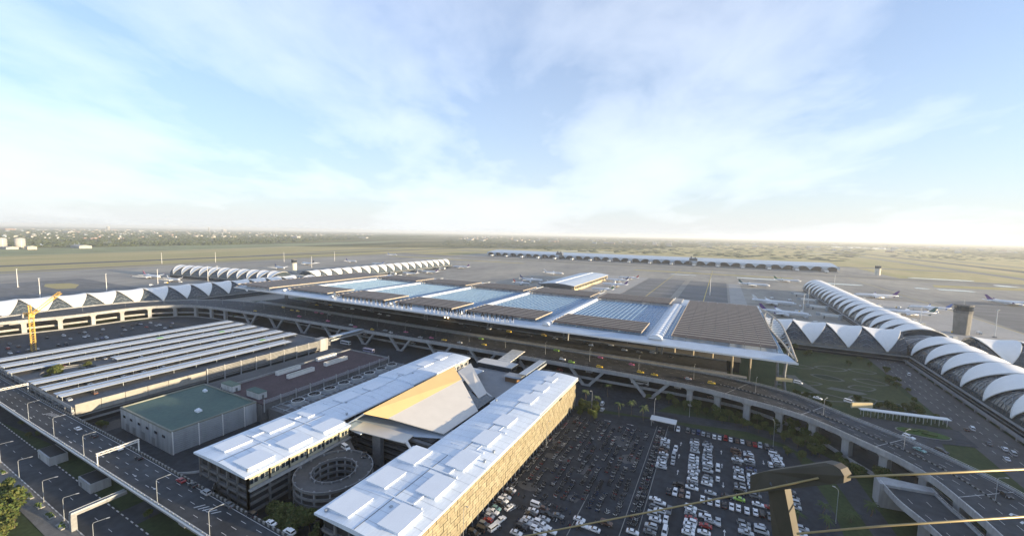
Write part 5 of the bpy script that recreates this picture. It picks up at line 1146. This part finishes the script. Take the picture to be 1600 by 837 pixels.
TAILS = {'purple': (.1, .04, .2), 'pink': (.5, .2, .25), 'navy': (.03, .05, .15), 'green': (.03, .16, .07), 'dark green': (.02, .1, .1), 'white': (.7, .7, .7), 'red': (.4, .05, .05), 'black': (.03, .03, .04), 'blue': (.08, .15, .4)}
pc = {}
def plane(px, py, ang, tail, L, where):
    x, y = un(px, py, 5); key = (tail, L)
    if key not in pc: pc[key] = plane_meshes((tail, TAILS[tail]), L)
    t = T('airliner', 'white airliner with a %s tail %s' % (tail, where), 'airplane', (x, y, .32), ang, 'airliners on the aprons'); o = pc[key]
    for k, v in o.items():
        for me in (v if isinstance(v, list) else [v]): link(k, me, t)
for a in [(237, 431.5, R(5), 'pink', 62, 'alone on the dark apron before the far concourse'), (271, 436.5, R(5), 'white', 44, 'shorter, beside the pink-tailed one on the dark apron'), (437, 418, R(-10), 'navy', 58, 'just past the slim control tower above the terminal roof'), (481, 411.5, R(175), 'black', 66, 'with its tail away from the slim control tower'), (613, 398, R(-5), 'blue', 60, 'taxiing far out beyond the receding concourse'), (640, 427, R(178), 'navy', 50, 'under the far receding concourse, nearest the skylights'), (671, 424.5, R(178), 'purple', 55, 'under the far receding concourse, next beyond'), (720, 417, R(180), 'purple', 60, 'at the tip of the receding concourse'), (830, 437, R(0), 'navy', 58, 'behind the terminal roof beside the pier building'), (865, 426.5, R(0), 'white', 58, 'on the far side of the pier building'), (815, 442, R(0), 'red', 40, 'small, close behind the terminal roof edge'), (982, 434, R(180), 'red', 50, 'farthest out on the pale stand by the pier'), (963, 437.5, R(180), 'navy', 56, 'second out on the pale stand by the pier'), (960, 444.5, R(180), 'purple', 56, 'third out on the pale stand by the pier'), (941, 452, R(180), 'green', 44, 'nearest the terminal on the pale stand by the pier'), (1178, 444.5, R(-4), 'dark green', 62, 'on grey apron before the concourse tip'), (1209, 472, R(-4), 'white', 62, 'farther of two near the terminal corner'), (1226, 488.5, R(-6), 'purple', 62, 'nearer of two near the terminal corner'), (1368, 462, R(188), 'purple', 70, 'parked on the sunny side of the receding concourse'), (1418, 488, R(184), 'dark green', 64, 'nearest the squat control tower'), (1452, 481, R(182), 'blue', 52, 'half hidden behind another by the squat tower'), (1585, 473, R(-4), 'purple', 72, 'cut by the photo edge on the sunny apron'), (1230, 438, R(-4), 'green', 58, 'at the far tip of the receding concourse'), (549, 408, R(0), 'purple', 52, 'behind the farther arches of the receding concourse'), (590, 412, R(180), 'blue', 52, 'half hidden behind the receding concourse arches')]: plane(*a)
# jet bridges
def jet_bridge(x, y, ang, lab):
    t = T('jet_bridge', lab, 'jet bridge', (x, y, .3), ang, 'jet bridges at the concourses'); mb = MB(); mb.box(0, 24, -1.5, 1.5, 4, 7, steel_w); mb.obj('tunnel', t); mb = MB(); mb.tube([(0, 0, 0), (0, 0, 7.6)], 2.4, 12, steel); mb.obj('rotunda', t); mb = MB(); mb.box(22, 27, -2.2, 2.2, 3.6, 7.4, steel); mb.obj('cab', t); mb = MB(); mb.box(17, 18, -1.8, -1.3, .6, 4, steel_d); mb.box(17, 18, 1.3, 1.8, .6, 4, steel_d); mb.tube([(17.5, -2, .6), (17.5, 2, .6)], .6, 8, tyre); mb.obj('wheel_frame', t)
for k, y in enumerate((600, 680, 760, 840, 920)): jet_bridge(207, y, .35, '%s jet bridge on the sunny side of the receding concourse' % ORD[k]); jet_bridge(149, y+12, math.pi-.3, '%s jet bridge on the terminal side of the receding concourse' % ORD[k])
for k, y in enumerate((760, 860, 960)): jet_bridge(-740, y, -.3, '%s jet bridge under the far receding concourse' % ORD[k])
# service vehicles on the aprons
for k in range(34):
    x, y = rnd.choice(((100, 720), (110, 830), (250, 700), (280, 850), (-215, 900), (-350, 850), (-690, 900), (-950, 380), (120, 640), (240, 610))); x += rnd.uniform(-30, 30); y += rnd.uniform(-45, 45)
    t = T('apron_truck', '%s small service truck among the airliners, counted loosely outward' % ORD[k], 'truck', (x, y, .42), rnd.uniform(0, 6), 'service trucks on the apron'); mb = MB(); mb.box(-3, 1.4, -1.2, 1.2, .8, 3.2, paint('white')); mb.obj('cargo_box', t); mb = MB(); mb.box(1.5, 3.2, -1.15, 1.15, .5, 2.4, paint('silver' if k % 3 else 'yellow')); mb.obj('cab', t)
    for a in (-2, 2.2):
        for s in (-1, 1): link('wheel', wheel_me, t, (a, s*1.05, .45), scale=1.4)
# ================================================================ towers, masts, lamps, crane
def control_tower(px, py, r, h, lab, cm_):
    x, y = un(px, py, 0); t = T('control_tower', lab, 'tower', (x, y, .3)); mb = MB(); mb.tube([(0, 0, 0), (0, 0, h*.68), (0, 0, h*.72)], [r*.86, r*.95, r], 14, cm_, False); mb.obj('shaft', t)
    mb = MB(); mb.tube([(0, 0, h*.72), (0, 0, h*.8)], [r*1.0, r*1.02], 14, concrete_d, False); mb.obj('gallery', t); mb = MB(); mb.tube([(0, 0, h*.8), (0, 0, h*.95)], [r*.96, r*1.0], 14, dark_glass, False); mb.obj('cab_glass', t)
    mb = MB(); mb.tube([(0, 0, h*.95), (0, 0, h)], r*1.04, 14, concrete_d); mb.obj('roof', t); mb = MB(); mb.tube([(0, 0, h), (0, 0, h+5)], .2, 5, steel); mb.obj('antenna', t)
control_tower(460, 426, 6.5, 34, 'slim pale apron control tower standing above the terminal roof', M('pale tower wall', (.55, .53, .46), .8, .1))
control_tower(1501, 522, 8.2, 36, 'squat grey-tan apron control tower beside the big concourse', M('tan tower wall', (.2, .195, .18), .8, .2))
control_tower(1371, 430, 8, 30, 'distant control tower beyond the satellite terminal tip', M('pale tower wall', (.55, .53, .46), .8, .1))
def mast(px, py, h, lab):
    x, y = un(px, py, .3); t = T('light_mast', lab, 'light mast', (x, y, .3), group='tall apron light masts'); mb = MB(); mb.tube([(0, 0, 0), (0, 0, h)], [.5, .28], 6, steel_w); mb.obj('pole', t); mb = MB(); mb.tube([(0, 0, h), (0, 0, h+.8)], 1.5, 8, steel); mb.obj('lamp_ring', t); mb = MB(); mb.box(-1.4, 1.4, -1.4, 1.4, 0, 1.2, concrete); mb.obj('base', t)
for k, (px, py, h, lab) in enumerate([(28, 449, 32, 'on the open apron nearest the photo edge'), (63, 466, 30, 'behind the hanging triangles, nearest the photo edge'), (167, 456, 30, 'behind the middle of the hanging triangles'), (247, 446, 30, 'before the pink-tailed airliner'), (325, 439, 30, 'at the far concourse, first of two'), (340, 438, 30, 'at the far concourse, second of two'), (253, 412, 32, 'beyond the pink-tailed airliner'), (337, 410, 32, 'behind the near end of the far concourse'), (444, 409, 32, 'by the slim control tower'), (487, 418, 32, 'just past the slim control tower'), (523, 408, 32, 'past the black-tailed airliner'), (1109, 462, 32, 'alone on the dark apron lanes'), (1254, 494, 32, 'among the airliners by the terminal corner'), (1262, 480, 32, 'at the foot of the receding concourse'), (1303, 452, 32, 'behind the receding concourse'), (1554, 527, 32, 'beside the wide control tower near the photo edge'), (1437, 511, 26, 'at the dark green tailed airliner'), (1196, 420, 30, 'before the satellite terminal')]): mast(px, py, h, 'tall light mast '+lab)
def lamp_post(x, y, z, h, arm, ang, lab, grp):
    t = T('street_lamp', lab, 'street lamp', (x, y, z), ang, grp); mb = MB(); mb.tube([(0, 0, 0), (0, 0, h*.92), (.25, 0, h*.98), (arm, 0, h+.25)], [.1, .075, .065, .05], 6, steel, False); mb.obj('pole', t); mb = MB(); mb.box(arm-.2, arm+.75, -.2, .2, h+.18, h+.32, steel); mb.obj('lamp_head', t); mb = MB(); mb.tube([(0, 0, 0), (0, 0, .5)], .25, 6, concrete); mb.obj('base', t)
for k, (px, py) in enumerate([(35, 659), (80, 683), (130, 712), (258, 781), (345, 829)]): x, y = un(px, py, 9); lamp_post(x, 64.4+k*.3, 9, 9.5, 3.4, R(70), '%s street lamp on the near viaduct, counted from the photo edge' % ORD[k], 'street lamps on the near viaduct')
for k, (px, py) in enumerate([(3, 722), (43, 745), (86, 777), (130, 800), (185, 836)]): x, y = un(px, py, .6); lamp_post(x, 49.9, .66, 9, 3.6, R(60), '%s street lamp along the lower road, counted from the photo edge' % ORD[k], 'street lamps on the lower road')
k = 0
for i in range(20, 555, 17):
    if VA[i].y < 40: continue
    p = VA[i].lerp(VB[i], .5); lamp_post(p.x, p.y, 14, 9.5, 2.2, dirv(p.x, p.y)+math.pi/2, '%s slim lamp along the middle of the departures viaduct from the left' % ORD[k], 'lamps along the departures viaduct'); k += 1
for k, (x, y) in enumerate([(-78.4+3, 112), (-74.5, 186), (-30, 243), (29.7, 246), (45, 190), (-12, 262), (-66, 238)]): lamp_post(x, y, .62, 14, 1.2, R(40*k), 'car park lamp mast %s' % ['at the near foot of the golden facade', 'midway along the golden facade', 'by the white entry canopy', 'at the lawn corner of the car park', 'on the lawn by the bracket', 'on the lawn under the viaduct', 'at the far corner of the golden facade'][k], 'car park lamp masts')
def gantry(x, ya, yb, z, h, lab, panel=False):
    t = T('sign_gantry', lab, 'gantry', (x, ya, z)); L = yb-ya
    for y in (0, L):
        mb = MB()
        for g in (-.35, .35): mb.box(g-.1, g+.1, y-.12, y+.12, 0, h, steel_w)
        for k in range(5): mb.bar((-.35, y, k*h/5+.2), (.35, y, (k+1)*h/5-.1), .07, .07, steel_w, (0, 1, 0))
        mb.obj('post', t)
    mb = MB()
    for zz in (h-.1, h-1.1):
        for g in (-.35, .35): mb.box(g-.08, g+.08, -.3, L+.3, zz-.08, zz+.08, steel_w)
    n = int(L/1.4)
    for k in range(n): mb.bar((-.35, k*L/n, h-1.1), (-.35, (k+1)*L/n, h-.1), .07, .07, steel_w, (1, 0, 0)); mb.bar((.35, k*L/n, h-.1), (.35, (k+1)*L/n, h-1.1), .07, .07, steel_w, (1, 0, 0)); mb.bar((-.35, k*L/n, h), (.35, (k+1)*L/n, h), .06, .06, steel_w)
    mb.obj('truss_beam', t)
    if panel: mb = MB(); mb.box(-.6, -.5, L*.25, L*.75, h-2.6, h-.4, steel); mb.obj('sign_panel', t)
gantry(-227.5, 64.2, 77.8, 9, 6.2, 'white lattice gantry spanning the near viaduct'); gantry(-366, 63.6, 75.8, 9, 6.2, 'white lattice gantry spanning the near viaduct at the photo edge')
t = T('overhead_beam', 'grey overhead beam bridging the lower road beside the near viaduct', 'beam', (-202, 49.5, 0)); mb = MB(); mb.box(-.9, .9, -.5, 15, 6.0, 7.0, concrete); mb.obj('beam', t); mb = MB(); mb.box(-1, 1, -.6, 1.0, .5, 6, concrete); mb.obj('column', t); mb = MB(); mb.box(-.95, -.8, -.4, 14.8, 7, 7.6, steel); mb.box(.8, .95, -.4, 14.8, 7, 7.6, steel); mb.obj('rail', t)
for k, (px, py) in enumerate([(1131, 612), (1258, 640), (1452, 686), (1560, 786)]):
    i = min(range(2, 557), key=lambda i: (VA[i].x-un(px, py, 14)[0])**2+(VA[i].y-un(px, py, 14)[1])**2); a, b = VA[i], VB[i]
    t = T('expansion_joint_strip', 'pale joint strip across the viaduct curve, %s from the terminal' % ORD[k], 'joint', (0, 0, 0), group='joint strips across the viaduct curve'); mb = MB(); h = Vector((0, 0, .011)); d = (VA[i+1]-a).normalized()*.25; mb.quad(a+h, a+d+h, b+d+h, b+h, paint_w); mb.obj('strip', t); mb = MB(); mb.quad(a+h*1.5-d*.4, a+h*1.5, b+h*1.5, b+h*1.5-d*.4, paint_k); mb.obj('seal', t)
# tower crane
x, y = un(53, 548, .5); t = T('tower_crane', 'yellow tower crane with raised jib beside the curved viaduct', 'crane', (x, y, .5)); hh = 30
def lattice(mb, p, q, w_, n, m):
    p = Vector(p); q = Vector(q); d = (q-p).normalized(); U = Vector((0, 0, 1)) if abs(d.z) < .9 else Vector((0, 1, 0)); a = d.cross(U).normalized()*w_/2; b = a.cross(d).normalized()*w_/2; cs = [a+b, a-b, -a-b, -a+b]
    for c in cs: mb.bar(p+c, q+c, .28, .28, m)
    for k in range(n):
        s, e = p.lerp(q, k/n), p.lerp(q, (k+1)/n)
        for j in range(4): mb.bar(s+cs[j], e+cs[(j+1) % 4], .16, .16, m)
mb = MB(); lattice(mb, (0, 0, 0), (0, 0, hh), 2.6, 14, crane_y); mb.obj('mast', t)
mb = MB(); lattice(mb, (1.5, 0, hh+2), (17, 14, hh+21), 2.0, 14, crane_y); mb.obj('jib', t)
mb = MB(); lattice(mb, (-1.5, 0, hh+2), (-8, -2, hh+2), 1.8, 5, crane_y); mb.obj('counter_jib', t); mb = MB(); mb.box(-10, -6.5, -3.6, -.6, hh-1.2, hh+2.2, concrete_l); mb.obj('counterweight', t); mb = MB(); mb.box(-1.8, 1.8, -1.6, 1.6, hh, hh+3, crane_y); mb.obj('cab', t); mb = MB(); lattice(mb, (-1, 0, hh+3), (-2.4, 0, hh+10), 1.6, 5, crane_y); mb.obj('tower_head', t); mb = MB(); mb.tube([(-2.4, 0, hh+10), (16, 13, hh+20.5)], .1, 4, steel_d, False); mb.tube([(-2.4, 0, hh+10), (-8, -2, hh+3)], .1, 4, steel_d, False); mb.obj('stay_cable', t)
# ================================================================ trees
def crown_mesh(seed, r, h, n, m, m2, leaf=.55):
    g = random.Random(seed); mb = MB(); lobes = [(g.uniform(-.5, .5)*r, g.uniform(-.5, .5)*r, g.uniform(.3, .85)*h, g.uniform(.38, .6)*r) for _ in range(9)]
    for k in range(n):
        lx, ly, lz, lr = g.choice(lobes); u = g.uniform(-1, 1); a = g.uniform(0, 6.283); s = math.sqrt(1-u*u); rr = lr*g.uniform(.55, 1.05)
        c = Vector((lx+rr*s*math.cos(a), ly+rr*s*math.sin(a), lz+rr*u*.8)); nrm = Vector((g.gauss(0, 1), g.gauss(0, 1), g.gauss(.5, 1))).normalized(); p = nrm.orthogonal().normalized(); q = nrm.cross(p); z = leaf*g.uniform(.6, 1.4)
        mb.add([tuple(c+p*z), tuple(c+q*z*.6), tuple(c-p*z), tuple(c-q*z*.6)], [(0, 1, 2, 3)], m if g.random() < .65 else m2)
    return mb.mesh('crown')
def trunk_mesh(h, r):
    mb = MB(); mb.tube([(0, 0, 0), (.1, 0, h*.5), (0, .15, h)], [r, r*.75, r*.45], 7, bark)
    for k in range(4): a = k*1.6+.3; mb.tube([(.05, 0, h*.6), (math.cos(a)*h*.3, math.sin(a)*h*.3, h*1.05)], [r*.4, r*.12], 5, bark)
    return mb.mesh('trunk')
CR = [crown_mesh(k, 3.6, 6.5, 1300, leaf_a if k % 2 else leaf_b, leaf_b if k % 2 else leaf_a, .42) for k in range(4)]; TRK = trunk_mesh(3.2, .25)
def palm_meshes():
    out = []
    for v in range(2):
        mb = MB(); g = random.Random(v)
        for k in range(16):
            a = k*2*math.pi/16+g.uniform(-.2, .2); el = g.uniform(-.1, 1.0); L = g.uniform(2.6, 3.4); pts = []
            for j in range(6):
                s = j/5; pts.append(Vector((math.cos(a)*L*s*math.cos(el*.6), math.sin(a)*L*s*math.cos(el*.6), L*s*math.sin(el)*.9-1.5*s*s*1.4)))
            side = Vector((-math.sin(a), math.cos(a), 0))
            for j in range(5):
                w0, w1 = .5*(1-j/5)+.12, .5*(1-(j+1)/5)+.05
                for s in (-1, 1):
                    mb.quad(pts[j], pts[j+1], pts[j+1]+side*s*w1-Vector((0, 0, .22)), pts[j]+side*s*w0-Vector((0, 0, .25)), leaf_p)
        out.append(mb.mesh('crown'))
    t_ = MB(); t_.tube([(0, 0, 0), (.08, 0, .4), (.05, .05, .7), (0, 0, 1)], [.028, .021, .019, .018], 7, bark); return out, t_.mesh('trunk')
PC, PT = palm_meshes()
def tree(x, y, z, s, lab, grp):
    t = T('tree', lab, 'tree', (x, y, z), rnd.uniform(0, 6), grp); link('trunk', TRK, t, scale=s); link('crown', rnd.choice(CR), t, (0, 0, 1.6*s), scale=s)
def palm(x, y, h, lab, grp):
    t = T('palm_tree', lab, 'palm', (x, y, .5), rnd.uniform(0, 6), grp); link('trunk', PT, t, scale=(9, 9, h)); link('crown', rnd.choice(PC), t, (0, 0, h), scale=rnd.uniform(.9, 1.15))
for k, (px, py) in enumerate([(932, 640), (967, 651), (1005, 657), (986, 648), (950, 620), (914, 630)]): palm(*un(px, py, .5), 8.5, '%s tall palm between the golden wing and the viaduct, counted from the wing' % ORD[k], 'tall palms before the viaduct')
for k, (px, py, s) in enumerate([(1085, 641, .7), (1088, 650, .55), (1118, 655, .7), (1128, 662, .6), (1155, 654, .55), (1160, 668, .7), (1183, 662, .8), (1192, 672, .7), (1215, 672, .9), (1225, 690, .8), (1238, 676, 1.0), (1246, 700, .8), (1258, 690, .9), (1268, 712, .8), (1282, 700, 1.0), (1230, 712, .6), (1252, 720, .7), (1270, 680, .8)]): tree(*un(px, py, .5), .5, s, '%s small round tree on the lawn below the viaduct, counted from the wing' % ORD[k], 'small trees on the lawn')
for k in range(34):
    f_ = k/33; i_ = 402+int(f_*100); p_ = VA[i_]; d_ = (VB[i_]-VA[i_]).normalized(); q_ = p_-d_*rnd.uniform(1.5, 9); tree(q_.x, q_.y, .5, rnd.uniform(.5, 1.0), '%s dark tree in the belt at the foot of the viaduct columns' % ORD[k], 'tree belt at the viaduct foot')
for k, (px, py, h) in enumerate([(1287, 808, 5.5), (1291, 826, 4.5), (1360, 806, 5), (1246, 815, 4), (1330, 815, 3.5)]): palm(*un(px, py, .5), h, '%s short palm on the lawn under the slip ramp' % ORD[k], 'short palms by the slip ramp')
for k in range(55):
    x, y = rnd.choice(((rnd.uniform(48, 66), rnd.uniform(278, 345)), (rnd.uniform(118, 126), rnd.uniform(320, 470)), (rnd.uniform(60, 120), rnd.uniform(440, 478)), (rnd.uniform(84, 118), rnd.uniform(330, 345)))); tree(x, y, .5, rnd.uniform(.45, .85), '%s low dark shrub tree in the concourse garden' % ORD[k], 'shrub trees in the garden')
for k in range(14): tree(rnd.uniform(-146, -114), rnd.uniform(80, 92), .5, rnd.uniform(.7, 1.2), '%s dark tree in the shaded court by the spiral ramp' % ORD[k], 'trees round the spiral ramp')
for k in range(10): tree(-392+rnd.uniform(-9, 9), 98+rnd.uniform(-12, 12), 9, rnd.uniform(.5, .9), '%s green shrub tree in the hole between the sunshades' % ORD[k], 'shrubs between the sunshades')
for k, (x, y, s) in enumerate([(-232, 41, 1.3), (-240, 38, 1.5), (-226, 36, 1.2), (-222, 40, 1.1), (-246, 42, 1.1), (-238, 33, 1.4), (-250, 36, 1.3), (-216, 37, .9)]): tree(x, y, .5, s, '%s bushy yellow-green tree in the near corner below the pavement' % ORD[k], 'bushy trees in the near corner')
for k in range(18): tree(rnd.uniform(-300, -288), 84+rnd.random()*6, .5, rnd.uniform(.3, .5), '%s low dark bush by the ramp to the sunshade parking' % ORD[k], 'bushes by the parking ramp') if k < 5 else tree(rnd.uniform(-345, -180), rnd.uniform(63, 76), .5, rnd.uniform(.3, .5), '%s low dark bush in the shade under the near viaduct' % ORD[k-5], 'bushes under the near viaduct')
for k in range(24): tree(rnd.uniform(-575, -510), rnd.uniform(270, 320), .5, rnd.uniform(.7, 1.1), '%s dark tree in the gap between viaduct curve and terminal end' % ORD[k], 'trees at the viaduct curve')
for k in range(14): tree(rnd.uniform(-74, -62), rnd.uniform(229, 246), .5, rnd.uniform(.4, .9), '%s dark shrub by the far corner of the golden facade' % ORD[k], 'shrubs at the far facade corner')

# ================================================================ railing bracket outside the tower window
t = T('window_cable_rail', 'bronze metal bracket with rounded end and taut cables coloured sunlit golden, close to the viewer', 'railing', ray(1225, 800, 2.0))
base = ray(1225, 800, 2.0)
def loc(px, py, d): return ray(px, py, d)-base
ad = lambda px: 2.3-(px-1172)/148*.42                # the bracket is turned: its rounded end is the nearer one
nrm = (loc(1318, 740, ad(1318))-loc(1180, 742, ad(1180))).cross(up).normalized(); nrm = nrm if nrm.dot(fw) > 0 else -nrm; th = nrm*.06
ring = [loc(x, y, ad(x)) for x, y in ((1172, 742), (1195, 736), (1289, 722), (1303, 726), (1313, 733), (1319, 743), (1318, 754), (1300, 756), (1172, 770))]
mb = MB(); n = len(ring); mb.add([tuple(p) for p in ring]+[tuple(p+th) for p in ring], [tuple(range(n)), tuple(range(2*n-1, n-1, -1))]+[(i, n+i, n+(i+1) % n, (i+1) % n) for i in range(n)], bronze); mb.obj('bracket_arm', t)
p0, p1, q0, q1 = loc(1200, 764, ad(1200)), loc(1226, 764, ad(1226)), loc(1236, 1150, ad(1200)), loc(1300, 1150, ad(1240)); th2 = nrm*.05
ring = [p0, p1, q1, q0]; mb = MB(); mb.add([tuple(p) for p in ring]+[tuple(p+th2) for p in ring], [(0, 1, 2, 3), (7, 6, 5, 4), (0, 4, 5, 1), (1, 5, 6, 2), (2, 6, 7, 3), (3, 7, 4, 0)], bronze); mb.obj('bracket_post', t)
q = MB(); q.tube([loc(1232, 751, ad(1232)-.008), loc(1232, 751, ad(1232)+.0)], .011, 8, steel_d); q.tube([loc(1206, 755, ad(1206)-.008), loc(1206, 755, ad(1206))], .011, 8, steel_d); q.obj('bolt', t)
for pts in ([(1316, 745, 1.9), (1460, 739, 1.86), (1700, 728, 1.8)], [(1279, 746, 1.985), (1195, 764, 2.2), (1000, 802, 2.5), (700, 860, 3.0)], [(1245, 833, 2.08), (1380, 821, 2.0), (1700, 800, 1.85)]):
    mb = MB(); mb.tube([loc(*p) for p in pts], .005, 8, cable_m); mb.obj('cable', t, True)

# ================================================================ haze over the plain
mb = MB(); mb.box(-45000, 45000, -8000, 45000, -1.2, 150, None); hz = mb.mesh('haze'); hz.materials.clear()
hm = bpy.data.materials.new('haze air'); hm.use_nodes = True; tt = hm.node_tree
for n_ in list(tt.nodes): tt.nodes.remove(n_)
o_ = tt.nodes.new('ShaderNodeOutputMaterial'); v_ = tt.nodes.new('ShaderNodeVolumePrincipled'); v_.inputs['Color'].default_value = (.9, .94, .98, 1); v_.inputs['Density'].default_value = HAZE = 6e-5; v_.inputs['Anisotropy'].default_value = .2
tt.links.new(v_.outputs[0], o_.inputs['Volume']); hz.materials.append(hm)
ho = link('haze', hz); ho['kind'] = 'stuff'; ho['label'] = 'pale evening haze lying over the whole plain'
